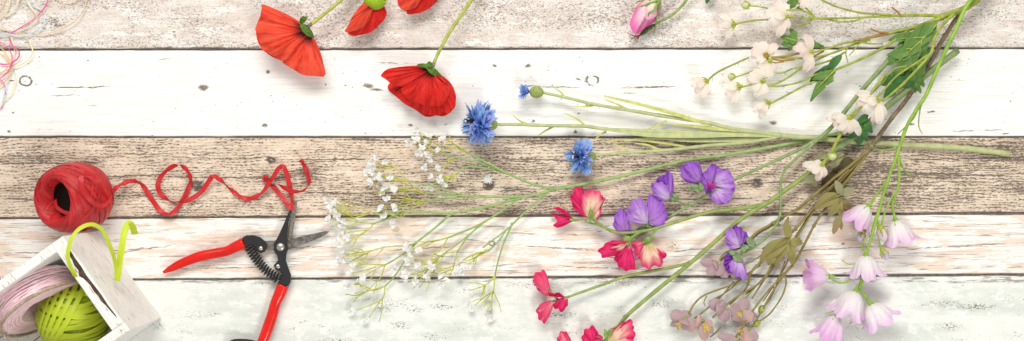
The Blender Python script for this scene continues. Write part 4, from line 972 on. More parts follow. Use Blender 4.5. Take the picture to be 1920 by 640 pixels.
for i, (x, y) in enumerate(BL):
    o = bpy.data.objects.new('blossom', BM[i % 7]); C.objects.link(o); o.parent = gy
    h = (26 if y < 345 else 17) + 10 * rnd.random()
    if y > 560: h = 8
    o.location = P(x, y, h) - ORG[gy.name]; o.rotation_euler = (rnd.random() * .9 - .45, rnd.random() * .9 - .45, rnd.random() * 6.28)
    s_ = 0.86 + .34 * rnd.random(); o.scale = (s_, s_, s_)
fb = thing('fallen_blossom', 'single fallen white blossom lying loose beside a dark knot in the brown board', 'blossom', P(915, 336, 0))
mb = MB(); rnd = random.Random(2)
for ring_, (nn, L_, el) in enumerate(((14, 10.5, .12), (9, 7.5, .5), (5, 4.5, .9))):
    for k in range(nn):
        th = 2 * PI * k / nn + rnd.random() * .3
        petal3(mb, P(915, 336, 2.5), P(915, 336, 2.5) + Vector((math.cos(th) * math.cos(el), math.sin(th) * math.cos(el), math.sin(el))) * L_ * (.85 + .3 * rnd.random()) * S, 2.9 * S, 0, .2, .05, .9, 0, 4, 2, base_w=.4)
mb.build('petals', GWHT, fb); mb = MB(); ball(mb, P(915, 336, 4), 2.2 * S, 5, 8); mb.build('flower_centre', GWHT, fb)
# ------------------------------------------------------------------ sweet peas
SPG = plain('olive_green_stem', (0.30, 0.37, 0.10), .15, (14, 14), .5, col2=(0.21, 0.28, 0.07))
SPG2 = plain('grey_green_stem', (0.27, 0.36, 0.145), .15, (14, 14), .5, col2=(0.19, 0.27, 0.10))
CAL = plain('sweet_pea_calyx', (0.27, 0.42, 0.09), .2, (6, 6), .5, transl=.1)
CALG = plain('sweet_pea_grey_calyx', (0.25, 0.36, 0.15), .2, (6, 6), .5, transl=.1)
CRIM = petal_mat('crimson_petal', (0.80, 0.66, 0.36), (0.76, 0.03, 0.17), (0.72, 0.008, 0.12), .7, (0.50, 0.002, 0.07), .6, .2, 9, 0.0, 0.22, .6)
CREAMR = petal_mat('cream_to_crimson_petal', (0.60, 0.60, 0.22), (0.90, 0.68, 0.50), (0.78, 0.02, 0.16), .6, (0.76, 0.10, 0.24), .6, .22, 9, 0.16, 0.48, .6)
ROSE = petal_mat('rose_red_petal', (0.80, 0.52, 0.30), (0.78, 0.10, 0.21), (0.68, 0.012, 0.11), .6, (0.84, 0.34, 0.42), .6, .2, 10, 0.02, 0.30, .6)
VIO = petal_mat('violet_petal', (0.52, 0.28, 0.66), (0.44, 0.20, 0.66), (0.33, 0.10, 0.58), .65, (0.23, 0.05, 0.44), .6, .2, 10, .1, .6, .7)
VIOL = petal_mat('pale_violet_petal', (0.74, 0.60, 0.84), (0.60, 0.37, 0.78), (0.43, 0.18, 0.66), .65, (0.36, 0.13, 0.58), .6, .25, 10, .15, .7, .7)
VIOD = petal_mat('deep_violet_petal', (0.24, 0.06, 0.42), (0.25, 0.05, 0.47), (0.22, 0.045, 0.46), .5, (0.12, 0.015, 0.28), .6, .15, 10, .1, .6, .7)
MAGC = petal_mat('magenta_throat', (0.16, 0.01, 0.14), (0.42, 0.03, 0.30), (0.50, 0.10, 0.44), .3, (0.20, 0.01, 0.16), .6, .1, 8, .1, .6, .5)

def pea_flower(root, name, calyx_ctrl, plist, cal_mat, cal_r=4.5, leaves=()):
    """calyx is the part, petals its sub-parts"""
    mb = MB()
    stem(mb, calyx_ctrl, cal_r * .55, cal_r, 8)
    for (a_, b_, w_, h0, h1) in leaves: lobe(mb, a_, b_, w_, h0, h1, 1, 0, 3)
    fl = mb.build(name, cal_mat, root)
    for i, d in enumerate(plist):
        kw = dict(d); m = kw.pop('m'); base = kw.pop('base'); ol = kw.pop('o'); mm = MB()
        kw.setdefault('ruffle', 3.4); kw.setdefault('freq', 3); kw.setdefault('pleat', 4.5); kw.setdefault('npl', 6); kw.setdefault('wav', .042); kw.setdefault('crk', 2.6); kw.setdefault('nu', 40)
        fan(mm, base, ol, kw.pop('hb'), kw.pop('he'), seed=i * 7 + int(base[0] + base[1]), **kw)
        mm.build('petal', m, fl)
    return fl

rs = thing('sweet_pea_spray', 'sweet pea spray with crimson and cream flowers on a thick olive stem', 'flower spray', P(1395, 410, 0))
stems_part(rs, 'stem', SPG2, [
    ([(1796, 95, 20), (1735, 142, 22), (1655, 207, 22), (1600, 256, 20), (1545, 300, 20)], 6.2, 5.4)])
stems_part(rs, 'branch', SPG, [
    ([(1548, 298, 20), (1515, 326, 20), (1440, 380, 20), (1390, 411, 20), (1300, 489, 18), (1232, 544, 18), (1178, 590, 20), (1158, 614, 22), (1137, 642, 24), (1120, 672, 22)], 4.8, 3.2),
    ([(1448, 376, 20), (1420, 386, 20), (1380, 392, 22), (1330, 398, 24), (1262, 418, 26), (1215, 432, 26), (1162, 437, 24), (1130, 425, 24), (1112, 409, 26)], 3.8, 2.8),
    ([(1124, 422, 24), (1104, 418, 22), (1094, 412, 20), (1082, 413, 18)], 1.9, 1.7),
    ([(1238, 425, 26), (1226, 436, 28), (1222, 448, 30)], 1.9, 2.2), ([(1222, 432, 26), (1200, 436, 26), (1186, 444, 26), (1180, 452, 26)], 1.8, 2.0),
    ([(1290, 494, 18), (1262, 501, 18), (1180, 517, 16), (1130, 534, 16), (1085, 550, 18), (1066, 557, 20)], 3.3, 2.2),
    ([(1172, 592, 20), (1168, 600, 24), (1156, 612, 26), (1146, 617, 26)], 1.6, 1.6)],
    nodes=[(1442, 379, 20, 5.4), (1293, 493, 18, 4.6), (1124, 421, 24, 3.6), (1172, 594, 20, 4)])
pea_flower(rs, 'flower', [(1117, 416, 26), (1111, 408, 27), (1104, 401, 28)], [
    dict(base=(1106, 410), o=[(1090, 404), (1078, 394), (1070, 375), (1074, 360), (1082, 351), (1092, 350), (1093, 362), (1090, 380), (1096, 398)], hb=22, he=14, dome=10, m=CRIM),
    dict(base=(1110, 411), o=[(1094, 402), (1089, 384), (1092, 368), (1100, 358), (1122, 357), (1127, 366), (1135, 371), (1128, 385), (1126, 402), (1120, 414)], hb=26, he=22, dome=16, m=CREAMR),
    dict(base=(1116, 410), o=[(1121, 386), (1125, 370), (1135, 371), (1129, 386), (1126, 402), (1120, 413)], hb=28, he=26, dome=6, m=CRIM)], CAL, 4.2, [((1106, 410), (1108, 388), 7, 30, 34), ((1112, 410), (1104, 414), 9, 28, 26)])
pea_flower(rs, 'flower', [(1084, 413, 18), (1076, 413, 19), (1068, 411, 20)], [
    dict(base=(1080, 412), o=[(1064, 417), (1058, 424), (1048, 427), (1038, 425), (1044, 412), (1035, 402), (1048, 402), (1062, 406)], hb=16, he=10, dome=8, m=CRIM),
    dict(base=(1076, 410), o=[(1064, 410), (1056, 400), (1047, 397), (1039, 391), (1045, 388), (1058, 393), (1068, 403)], hb=20, he=18, dome=6, m=CRIM)], CAL, 3.6)
pea_flower(rs, 'flower', [(1186, 443, 27), (1180, 453, 27), (1176, 460, 26)], [
    dict(base=(1180, 458), o=[(1164, 474), (1152, 482), (1156, 494), (1166, 505), (1180, 507), (1191, 503), (1190, 488), (1186, 470)], hb=24, he=16, dome=14, m=CRIM),
    dict(base=(1180, 456), o=[(1168, 482), (1150, 480), (1140, 483), (1129, 482), (1122, 471), (1131, 461), (1146, 451), (1164, 452), (1176, 450)], hb=28, he=22, dome=14, m=CRIM),
    dict(base=(1176, 458), o=[(1164, 472), (1150, 470), (1142, 466), (1150, 461), (1164, 457)], hb=34, he=34, dome=6, m=CREAMR)], CAL, 4.6, [((1184, 446), (1164, 452), 10, 30, 26)])
pea_flower(rs, 'flower', [(1222, 444, 30), (1218, 452, 30), (1212, 460, 29)], [
    dict(base=(1212, 455), o=[(1208, 470), (1205, 480), (1203, 488), (1194, 484), (1188, 470), (1184, 455), (1196, 452), (1206, 452)], hb=24, he=14, dome=10, m=ROSE),
    dict(base=(1217, 453), o=[(1203, 463), (1198, 480), (1202, 494), (1207, 502), (1217, 506), (1223, 500), (1234, 500), (1242, 496), (1243, 486), (1251, 477), (1240, 469), (1228, 464)], hb=30, he=20, dome=16, m=CREAMR),
    dict(base=(1222, 458), o=[(1226, 486), (1232, 500), (1242, 496), (1243, 486), (1251, 477), (1240, 469), (1230, 464)], hb=32, he=23, dome=9, m=CRIM)], CAL, 4.8, [((1222, 446), (1204, 456), 9, 33, 30)])
pea_flower(rs, 'flower', [(1068, 556, 20), (1060, 559, 20), (1052, 562, 20)], [
    dict(base=(1034, 553), o=[(1026, 556), (1014, 550), (1004, 538), (999, 524), (1004, 513), (1018, 507), (1026, 516), (1029, 530), (1033, 545)], hb=18, he=16, dome=16, m=ROSE),
    dict(base=(1038, 565), o=[(1030, 563), (1017, 568), (1006, 580), (1010, 597), (1020, 607), (1028, 597), (1034, 584), (1037, 575)], hb=18, he=14, dome=16, m=ROSE),
    dict(base=(1062, 559), o=[(1040, 556), (1030, 556), (1028, 549), (1038, 551), (1048, 548), (1052, 554)], hb=26, he=26, dome=5, m=CRIM),
    dict(base=(1063, 558), o=[(1046, 560), (1038, 570), (1037, 577), (1046, 580), (1054, 586), (1060, 578), (1065, 572), (1065, 562)], hb=26, he=16, dome=10, m=CRIM)], CAL, 3.6, [((1046, 562), (1032, 548), 6, 18, 18), ((1052, 566), (1034, 565), 6, 20, 18)])
pea_flower(rs, 'flower', [(1146, 628, 26), (1138, 636, 26), (1130, 645, 25)], [
    dict(base=(1132, 645), o=[(1144, 622), (1160, 610), (1172, 603), (1182, 600), (1188, 618), (1190, 636), (1186, 656), (1164, 664), (1144, 660)], hb=24, he=22, dome=14, m=CREAMR),
    dict(base=(1140, 636), o=[(1158, 611), (1172, 603), (1182, 600), (1188, 618), (1190, 636), (1182, 640), (1170, 624)], hb=26, he=26, dome=7, m=CRIM)], CAL, 4.6, [((1140, 630), (1146, 615), 9, 32, 36), ((1136, 636), (1134, 616), 8, 30, 30)])
pea_flower(rs, 'flower', [(1136, 640, 22), (1130, 640, 20), (1126, 640, 20)], [
    dict(base=(1122, 660), o=[(1098, 655), (1091, 636), (1096, 620), (1108, 612), (1116, 614), (1122, 626), (1130, 632), (1130, 650)], hb=20, he=14, dome=14, m=CRIM),
    dict(base=(1132, 636), o=[(1122, 645), (1114, 640), (1118, 630), (1126, 628)], hb=28, he=26, dome=4, m=ROSE)], CAL, 3.0)
pea_flower(rs, 'flower', [(1090, 668, 18), (1080, 668, 16), (1072, 664, 14)], [
    dict(base=(1070, 664), o=[(1050, 662), (1045, 640), (1048, 627), (1057, 620), (1066, 628), (1072, 642), (1076, 656)], hb=14, he=12, dome=14, m=ROSE)], CAL, 3.0)

vs = thing('sweet_pea_spray', 'sweet pea spray with purple flowers on a slender grey green forked stem', 'flower spray', P(1525, 265, 0))
stems_part(vs, 'stem', SPG2, [
    ([(1698, 72, 34), (1660, 120, 34), (1620, 165, 32), (1560, 238, 28), (1525, 268, 26)], 4.8, 3.8),
    ([(1532, 262, 26), (1490, 285, 24), (1440, 308, 22), (1380, 336, 20), (1320, 369, 16), (1260, 405, 14), (1225, 426, 14), (1192, 448, 16)], 3.2, 2.4),
    ([(1532, 264, 26), (1490, 300, 24), (1470, 322, 22), (1463, 350, 22), (1464, 380, 24), (1460, 412, 26), (1440, 442, 28), (1412, 466, 30), (1388, 476, 30)], 2.6, 2.4),
    ([(1300, 381, 15), (1284, 382, 18), (1272, 378, 22), (1262, 371, 26)], 1.8, 2.2),
    ([(1225, 426, 14), (1214, 420, 20), (1206, 412, 24)], 1.6, 1.8)])
pea_flower(vs, 'flower', [(1290, 356, 24), (1304, 352, 28), (1312, 350, 30)], [
    dict(base=(1316, 345), o=[(1300, 345), (1284, 340), (1275, 325), (1278, 312), (1288, 305), (1304, 304), (1314, 309), (1316, 318), (1318, 330)], hb=22, he=16, dome=18, m=VIO),
    dict(base=(1314, 345), o=[(1296, 342), (1287, 330), (1284, 315), (1290, 305), (1302, 304), (1312, 312), (1316, 326)], hb=30, he=26, dome=12, m=VIO),
    dict(base=(1336, 350), o=[(1326, 366), (1318, 350), (1314, 336), (1320, 322), (1335, 309), (1348, 313), (1364, 320), (1375, 334), (1377, 352), (1372, 368), (1364, 379), (1348, 383), (1336, 376), (1328, 365)], hb=20, he=16, dome=-4, m=VIO, nu=56),
    dict(base=(1338, 348), o=[(1334, 330), (1338, 318), (1352, 318), (1366, 322), (1376, 336), (1377, 350), (1370, 356), (1356, 354)], hb=24, he=28, dome=9, m=VIOL),
    dict(base=(1338, 352), o=[(1354, 355), (1372, 356), (1374, 366), (1366, 378), (1350, 383), (1338, 377), (1330, 366)], hb=24, he=26, dome=9, m=VIOL),
    dict(base=(1332, 350), o=[(1318, 346), (1316, 334), (1322, 322), (1334, 311), (1342, 318), (1340, 332), (1338, 342)], hb=30, he=34, dome=8, m=VIO),
    dict(base=(1330, 356), o=[(1322, 350), (1326, 340), (1336, 340), (1344, 344), (1342, 352), (1336, 358)], hb=36, he=34, dome=4, m=MAGC, nu=20)], CALG, 4.4, [((1314, 362), (1296, 344), 11, 34, 34), ((1316, 360), (1312, 342), 9, 36, 38)])
pea_flower(vs, 'flower', [(1272, 377, 24), (1264, 374, 26), (1256, 370, 28)], [
    dict(base=(1257, 372), o=[(1236, 372), (1226, 362), (1222, 350), (1232, 336), (1246, 327), (1259, 323), (1263, 344), (1263, 366)], hb=20, he=14, dome=14, m=VIOD),
    dict(base=(1256, 374), o=[(1250, 352), (1246, 336), (1252, 326), (1260, 323), (1263, 346), (1263, 366)], hb=28, he=26, dome=9, m=VIO),
    dict(base=(1256, 374), o=[(1240, 377), (1228, 368), (1222, 357), (1226, 344), (1240, 342), (1250, 349), (1256, 360)], hb=30, he=26, dome=14, m=VIOL)], CALG, 5.2, [((1272, 374), (1260, 362), 9, 26, 30)])
pea_flower(vs, 'flower', [(1216, 430, 20), (1214, 424, 22), (1213, 418, 24)], [
    dict(base=(1217, 419), o=[(1216, 400), (1213, 384), (1217, 366), (1228, 364), (1240, 374), (1246, 388), (1251, 402), (1246, 420), (1238, 427), (1228, 424)], hb=24, he=18, dome=14, m=VIO),
    dict(base=(1214, 420), o=[(1196, 420), (1182, 416), (1175, 410), (1176, 396), (1184, 380), (1198, 372), (1210, 380), (1216, 396), (1217, 408)], hb=26, he=22, dome=18, m=VIOL)], CALG, 4.6, [((1214, 428), (1190, 436), 11, 18, 14)])
pea_flower(vs, 'flower', [(1188, 446, 16), (1180, 440, 18), (1174, 436, 18)], [
    dict(base=(1172, 436), o=[(1156, 434), (1150, 424), (1151, 412), (1157, 396), (1168, 392), (1176, 402), (1182, 424), (1180, 434)], hb=18, he=14, dome=16, m=VIO)], CALG, 3.8, [((1194, 446), (1180, 432), 9, 18, 20)])
pea_flower(vs, 'flower', [(1205, 456, 16), (1198, 462, 16), (1192, 466, 16)], [
    dict(base=(1188, 462), o=[(1182, 470), (1184, 482), (1192, 488), (1196, 476), (1196, 466)], hb=16, he=12, dome=5, m=VIOL, nu=16)], CALG, 3)
pea_flower(vs, 'flower', [(1412, 466, 30), (1402, 464, 32), (1392, 462, 33)], [
    dict(base=(1392, 462), o=[(1378, 440), (1372, 428), (1376, 423), (1386, 425), (1394, 432), (1402, 440), (1403, 456), (1400, 464)], hb=24, he=20, dome=8, m=VIOD),
    dict(base=(1390, 464), o=[(1380, 445), (1378, 430), (1386, 426), (1396, 436), (1400, 448)], hb=30, he=30, dome=5, m=VIO),
    dict(base=(1388, 464), o=[(1372, 469), (1364, 462), (1360, 448), (1362, 434), (1370, 427), (1378, 432), (1384, 444)], hb=32, he=30, dome=14, m=VIOL)], CALG, 5.0, [((1400, 446), (1418, 460), 13, 36, 32), ((1402, 460), (1388, 476), 11, 36, 34)])
pea_flower(vs, 'flower', [(1392, 476, 30), (1386, 480, 30), (1382, 484, 30)], [
    dict(base=(1384, 482), o=[(1372, 514), (1362, 508), (1357, 494), (1360, 480), (1368, 473), (1376, 476)], hb=22, he=18, dome=10, m=VIOD),
    dict(base=(1386, 482), o=[(1368, 488), (1367, 502), (1374, 514), (1386, 521), (1396, 524), (1402, 520), (1398, 506), (1394, 490)], hb=28, he=24, dome=18, m=VIOL)], CALG, 4.6, [((1374, 478), (1394, 490), 12, 36, 38), ((1366, 472), (1384, 476), 9, 34, 36)])

# ------------------------------------------------------------------ pale blush daisies
DST = plain('yellow_olive_stem', (0.36, 0.41, 0.055), .2, (14, 14), .5, col2=(0.22, 0.27, 0.045))
DSTB = plain('reddish_olive_stem', (0.30, 0.24, 0.05), .3, (10, 10), .5, col2=(0.38, 0.14, 0.05))
BLUSH = petal_mat('blush_petal', (0.84, 0.76, 0.46), (0.92, 0.86, 0.77), (0.92, 0.83, 0.77), .22, (0.88, 0.68, 0.63), .6, .4, 7, .02, .25, .35)
BLUSH2 = petal_mat('pinker_blush_petal', (0.84, 0.76, 0.48), (0.92, 0.83, 0.75), (0.90, 0.70, 0.68), .22, (0.86, 0.56, 0.57), .6, .4, 7, .05, .35, .35)
DCAL = plain('yellow_green_calyx', (0.46, 0.52, 0.06), .2, (4, 4), .55)
DCEN = plain('ochre_centre', (0.52, 0.30, 0.04), .35, (2, 2), .9, bstr=.8)
LEAF = petal_mat('daisy_leaf', (0.19, 0.31, 0.075), (0.13, 0.25, 0.055), (0.105, 0.22, 0.045), .35, (0.05, 0.12, 0.025), .5, .15, 8, .1, .5, .3)
LEAFD = petal_mat('dark_daisy_leaf', (0.07, 0.19, 0.04), (0.045, 0.15, 0.03), (0.035, 0.13, 0.03), .2, (0.02, 0.09, 0.02), .45, .12, 8, .1, .5, .3)
VEIN = plain('yellow_leaf_vein', (0.46, 0.53, 0.07), .15)
ds = thing('daisy_spray', 'large spray of blush white daisies with lobed green leaves, branching from the top right', 'flower spray', P(1765, 32, 0))
mainr = [
    ([(1880, -60, 26), (1832, 0, 34), (1800, 20, 38), (1765, 32, 40)], 6.6, 5.6),
    ([(1768, 31, 40), (1735, 29, 40), (1700, 29, 38), (1690, 30, 38)], 3.2, 2.6),
    ([(1768, 32, 40), (1740, 44, 40), (1705, 54, 38), (1660, 64, 36), (1612, 76, 36)], 5.0, 3.0),
    ([(1710, 52, 38), (1690, 66, 38), (1660, 88, 40), (1610, 113, 40), (1567, 131, 40)], 3.0, 2.4),
    ([(1790, 26, 44), (1770, 44, 52), (1752, 72, 56), (1745, 100, 58), (1715, 135, 56), (1685, 165, 54), (1655, 190, 52)], 3.2, 2.2),
]
sub = [
    ([(1692, 30, 38), (1650, 27, 40), (1612, 24, 42), (1572, 14, 44), (1541, 0, 46), (1530, -10, 44)], 2.0, 1.8),
    ([(1692, 30, 38), (1640, 32, 38), (1590, 34, 40), (1530, 35, 44), (1505, 34, 46), (1480, 31, 48)], 2.2, 1.7),
    ([(1618, 34, 39), (1600, 40, 38), (1575, 41, 38), (1548, 36, 40), (1530, 34, 42)], 1.8, 1.5),
    ([(1530, 34, 44), (1515, 24, 46), (1497, 19, 48), (1474, 20, 48)], 1.8, 1.6), ([(1524, 36, 44), (1508, 45, 42), (1492, 48, 42), (1474, 48, 44)], 1.8, 1.6),
    ([(1530, 34, 44), (1514, 18, 44), (1500, 6, 44), (1490, -6, 44)], 1.7, 1.5),
    ([(1440, 37, 40), (1410, 39, 38), (1376, 46, 36)], 1.7, 1.9), ([(1440, 16, 36), (1425, 13, 34), (1405, 11, 32)], 1.4, 1.4),
    ([(1614, 76, 36), (1580, 82, 38), (1550, 92, 42), (1523, 99, 44)], 2.2, 1.8),
    ([(1632, 75, 36), (1600, 84, 36), (1570, 97, 36), (1530, 108, 38), (1500, 110, 36), (1448, 109, 40)], 1.9, 1.7),
    ([(1655, 82, 38), (1630, 82, 40), (1606, 79, 40), (1590, 88, 38), (1560, 100, 36), (1520, 118, 34)], 1.7, 1.6),
    ([(1585, 98, 36), (1555, 114, 34), (1520, 124, 34), (1490, 128, 34), (1470, 136, 34), (1455, 138, 34)], 1.9, 1.6),
    ([(1505, 126, 34), (1480, 144, 34), (1458, 156, 34), (1436, 162, 36)], 1.9, 1.7),
    ([(1568, 131, 40), (1530, 140, 38), (1500, 154, 36), (1462, 162, 34), (1440, 161, 36)], 1.9, 1.6),
    ([(1568, 131, 40), (1540, 148, 36), (1510, 160, 34), (1480, 176, 34), (1442, 196, 36)], 2.1, 1.9),
    ([(1405, 108, 38), (1380, 119, 34), (1345, 136, 32), (1328, 150, 32)], 1.7, 2.0),
    ([(1418, 130, 36), (1400, 138, 34), (1378, 145, 32)], 1.5, 1.5), ([(1420, 154, 36), (1405, 160, 34), (1388, 164, 34)], 1.7, 1.9),
    ([(1446, 142, 36), (1432, 148, 36), (1425, 152, 36)], 1.6, 1.4),
    ([(1590, 86, 38), (1586, 100, 40), (1590, 118, 40)], 1.6, .8), ([(1612, 80, 38), (1600, 96, 38), (1592, 104, 38)], 1.4, 1),
    ([(1660, 140, 54), (1640, 165, 56), (1625, 188, 56), (1600, 218, 54), (1576, 252, 50), (1556, 290, 44), (1540, 308, 42)], 2.4, 3.0),
    ([(1745, 100, 58), (1712, 122, 56), (1680, 144, 56), (1655, 172, 54), (1640, 186, 54)], 2.0, 1.8),
    ([(1606, 206, 54), (1600, 212, 54), (1592, 220, 54)], 1.8, 2.0),
    ([(1700, 124, 56), (1680, 128, 54), (1665, 140, 52), (1655, 155, 50), (1630, 180, 50)], 1.6, 1.4),
]
smb = MB()
for c_, a_, b_ in mainr + sub: stem(smb, c_, a_, b_, 7)
for i, (c_, a_, b_) in enumerate(sub):
    if len(c_) >= 4: spurs(smb, c_, 3, 8, 0.95, i)
for x, y, h, r_ in ((1766, 32, 40, 7), (1692, 30, 38, 3.4), (1614, 76, 36, 3.6), (1708, 53, 38, 4.6), (1567, 131, 40, 3)): node_bump(smb, x, y, h, r_)
smb.build('stem', DST, ds)
mb = MB()
for c_, a_, b_ in (([(1690, 30, 39), (1682, 22, 42), (1672, 14, 44)], 2.0, 1.6), ([(1660, 62, 40), (1646, 60, 42), (1632, 54, 42)], 2.0, 1.5), ([(1665, 62.5, 38), (1640, 68, 38), (1600, 78, 38)], 2.6, 1.6), ([(1500, 100, 40), (1470, 106, 40), (1446, 108, 40)], 2.2, 1.9), ([(1545, 96, 40), (1530, 104, 38), (1520, 110, 36)], 1.8, 1.6), ([(1490, 112, 38), (1465, 114, 38), (1446, 110, 40)], 1.7, 1.6), ([(1440, 112, 40), (1452, 118, 38), (1470, 116, 38)], 1.5, 1.2), ([(1684, 166, 55), (1690, 172, 54)], 1.6, 1), ):
    mb = MB(); stem(mb, c_, a_, b_, 6); mb.build('reddish_twig', DSTB, ds)
def daisy(root, c, h, cal_dir, tips, w=15, centre=None, cal_r=6.5, mats=None, seed=0):
    """c px of the petal base; cal_dir px vector from flower to stem; tips list of (px,py,h)"""
    rnd = random.Random(seed); mb = MB(); cx, cy = c
    L_ = math.hypot(*cal_dir); dx, dy = cal_dir[0] / L_, cal_dir[1] / L_; nx, ny = -dy, dx
    stem(mb, [(cx + dx * 9, cy + dy * 9, h), (cx + dx * 4, cy + dy * 4, h), (cx, cy, h)], 2, 4.2, 8)
    for k in range(5):          # calyx leaflets curving around the back of the petals
        s_ = -1 + 2 * k / 4
        q = [(cx + dx * 5, cy + dy * 5, h + 1), (cx + dx * 2 + nx * s_ * cal_r, cy + dy * 2 + ny * s_ * cal_r, h + 4 * (1 - abs(s_))), (cx - dx * 3 + nx * s_ * cal_r * 1.7, cy - dy * 3 + ny * s_ * cal_r * 1.7, h + 3 * (1 - abs(s_)))]
        stem(mb, q, 2.0, .7, 5)
    fl = mb.build('flower', DCAL, root)
    for i, t in enumerate(tips):
        p = MB(); wt = w * (0.78 + .25 * rnd.random())
        petal3(p, P(cx, cy, h + rnd.random() * 2), P(*t), wt * S, (rnd.random() - .5) * .8, -.22 + .5 * rnd.random(), .06 + .1 * rnd.random(), .62, .10, 12, 6, base_w=.3, rnd_tip=.5)
        p.build('petal', (mats or BLUSH) if rnd.random() < .72 else BLUSH2, fl)
    if centre:
        m2 = MB(); ball(m2, P(centre[0], centre[1], h + 5), centre[2] * S, 6, 10, (1, 1, .6)); m2.build('flower_centre', DCEN, fl)
    return fl
daisy(ds, (1374, 46), 36, (6, -1), [(1348, 26, 34), (1342, 38, 26), (1343, 52, 40), (1350, 64, 30), (1361, 77, 26), (1352, 46, 48)], 15, seed=1)
daisy(ds, (1474, 32), 48, (6, 0), [(1452, -2, 44), (1468, 4, 40), (1428, 24, 40), (1440, 44, 54), (1450, 60, 40), (1457, 71, 34), (1473, 56, 44), (1450, 28, 60)], 19, seed=2)
daisy(ds, (1323, 153), 32, (5, -3), [(1296, 148, 28), (1293, 162, 30), (1302, 176, 24), (1318, 190, 24), (1330, 180, 30), (1304, 160, 40)], 14, seed=3)
daisy(ds, (1436, 103), 42, (10, 4), [(1412, 80, 40), (1428, 76, 44), (1459, 82, 40), (1406, 94, 42), (1406, 109, 36), (1420, 118, 46), (1450, 90, 36)], 19, (1437, 105, 5.5), seed=4)
daisy(ds, (1520, 98), 46, (6, -1), [(1507, 62, 42), (1516, 64, 46), (1490, 80, 36), (1484, 89, 50), (1504, 110, 52), (1507, 138, 38), (1520, 134, 40), (1498, 98, 58)], 17, mats=BLUSH2, seed=5)
daisy(ds, (1384, 163), 34, (6, -2), [(1358, 148, 30), (1358, 180, 30), (1375, 198, 24), (1364, 164, 42), (1350, 162, 30)], 14, seed=6)
daisy(ds, (1428, 152), 38, (8, 2), [(1404, 132, 34), (1414, 128, 44), (1398, 150, 32), (1408, 172, 34), (1416, 184, 30), (1436, 180, 36), (1402, 142, 44)], 18, seed=7)
daisy(ds, (1442, 116), 42, (6, -8), [(1420, 130, 44), (1430, 148, 40), (1444, 150, 46), (1452, 136, 40), (1416, 120, 38)], 19, seed=8)
daisy(ds, (1438, 194), 36, (6, -3), [(1410, 196, 34), (1410, 212, 32), (1424, 226, 26), (1430, 210, 42), (1416, 203, 42)], 14, seed=9)
daisy(ds, (1520, -8), 46, (4, -8), [(1496, 10, 44), (1500, 17, 50), (1516, 6, 44), (1490, -8, 40)], 15, seed=10)
daisy(ds, (1646, 190), 56, (8, -4), [(1602, 172, 52), (1608, 182, 60), (1600, 196, 50), (1616, 210, 58), (1634, 232, 50), (1648, 236, 56), (1657, 222, 46), (1626, 192, 68)], 19, seed=11, mats=BLUSH)
daisy(ds, (1590, 222), 54, (6, -8), [(1544, 222, 44), (1556, 216, 52), (1560, 236, 56), (1572, 246, 60), (1580, 254, 50), (1612, 242, 48), (1614, 256, 42), (1596, 252, 54), (1566, 224, 66)], 17, seed=12, mats=BLUSH)
daisy(ds, (1540, 310), 44, (6, -5), [(1502, 309, 40), (1512, 318, 48), (1522, 326, 54), (1532, 342, 40), (1544, 334, 44), (1526, 304, 48)], 16, seed=13)
for (x, y, h, r_, dx, dy) in ((1397, 10, 32, 6.5, 1, .1), (1371, 144, 32, 5.5, 1, .1), (1560, 294, 44, 7, -.2, -1)):
    mb = MB(); ball(mb, P(x, y, h), r_ * S, 8, 12, (1.15, 1, 1)); b_ = mb.build('flower_bud', plain('pale_green_bud', (0.62, 0.68, 0.34), .15, (4, 4), .6), ds)
    mb = MB()
    for s_ in (-1, 0, 1): stem(mb, [(x + dx * r_ * 1.6, y + dy * r_ * 1.6, h), (x + dx * r_ * .6 - dy * s_ * r_, y + dy * r_ * .6 + dx * s_ * r_, h + 3), (x - dx * r_ * .5 - dy * s_ * r_ * 1.1, y - dy * r_ * .5 + dx * s_ * r_ * 1.1, h + 4)], 1.6, .6, 5)
    mb.build('sepals', DCAL, b_)
def leaf(root, name, mat, lobes, veins, teeth=2, tooth=.32, seed=0, vmat=None):
    mb = MB()
    for i, (a_, b_, w_, h0, h1) in enumerate(lobes): lobe(mb, a_, b_, w_, h0 + i * .35, h1 + i * .35, teeth, tooth, 4, seed=seed + i)
    lf = mb.build(name, mat, root)
    if veins:
        mb = MB()
        for v_ in veins: stem(mb, v_, 1.4, .5, 5)
        mb.build('vein', vmat or VEIN, lf)
    return lf
leaf(ds, 'leaf', LEAFD, [((1745, 92), (1700, 150), 30, 36, 30), ((1722, 118), (1690, 136), 26, 34, 28), ((1700, 140), (1650, 160), 30, 32, 24), ((1700, 145), (1656, 188), 28, 32, 22), ((1715, 130), (1690, 166), 30, 32, 26)], [], seed=3)
leaf(ds, 'leaf', LEAF, [((1755, 46), (1690, 112), 44, 46, 44), ((1728, 72), (1664, 76), 22, 44, 36), ((1716, 84), (1660, 122), 34, 44, 34), ((1706, 98), (1678, 142), 30, 43, 34), ((1722, 84), (1706, 136), 26, 44, 36), ((1736, 72), (1730, 112), 22, 44, 38), ((1708, 92), (1662, 104), 24, 44, 36), ((1757, 42), (1722, 80), 20, 47, 46)],
     [[(1757, 45, 52), (1735, 68, 52), (1708, 94, 50), (1682, 116, 46)], [(1733, 70, 51), (1700, 72, 48), (1686, 74, 44)], [(1728, 76, 51), (1724, 96, 48), (1716, 114, 44)], [(1710, 92, 50), (1692, 92, 46)]], seed=1)
leaf(ds, 'leaf', LEAF, [((1722, 118), (1716, 176), 20, 40, 26), ((1720, 142), (1705, 160), 16, 34, 28), ((1722, 140), (1733, 164), 15, 34, 28), ((1718, 150), (1727, 176), 12, 32, 24), ((1726, 112), (1722, 150), 22, 42, 34)], [], seed=11)
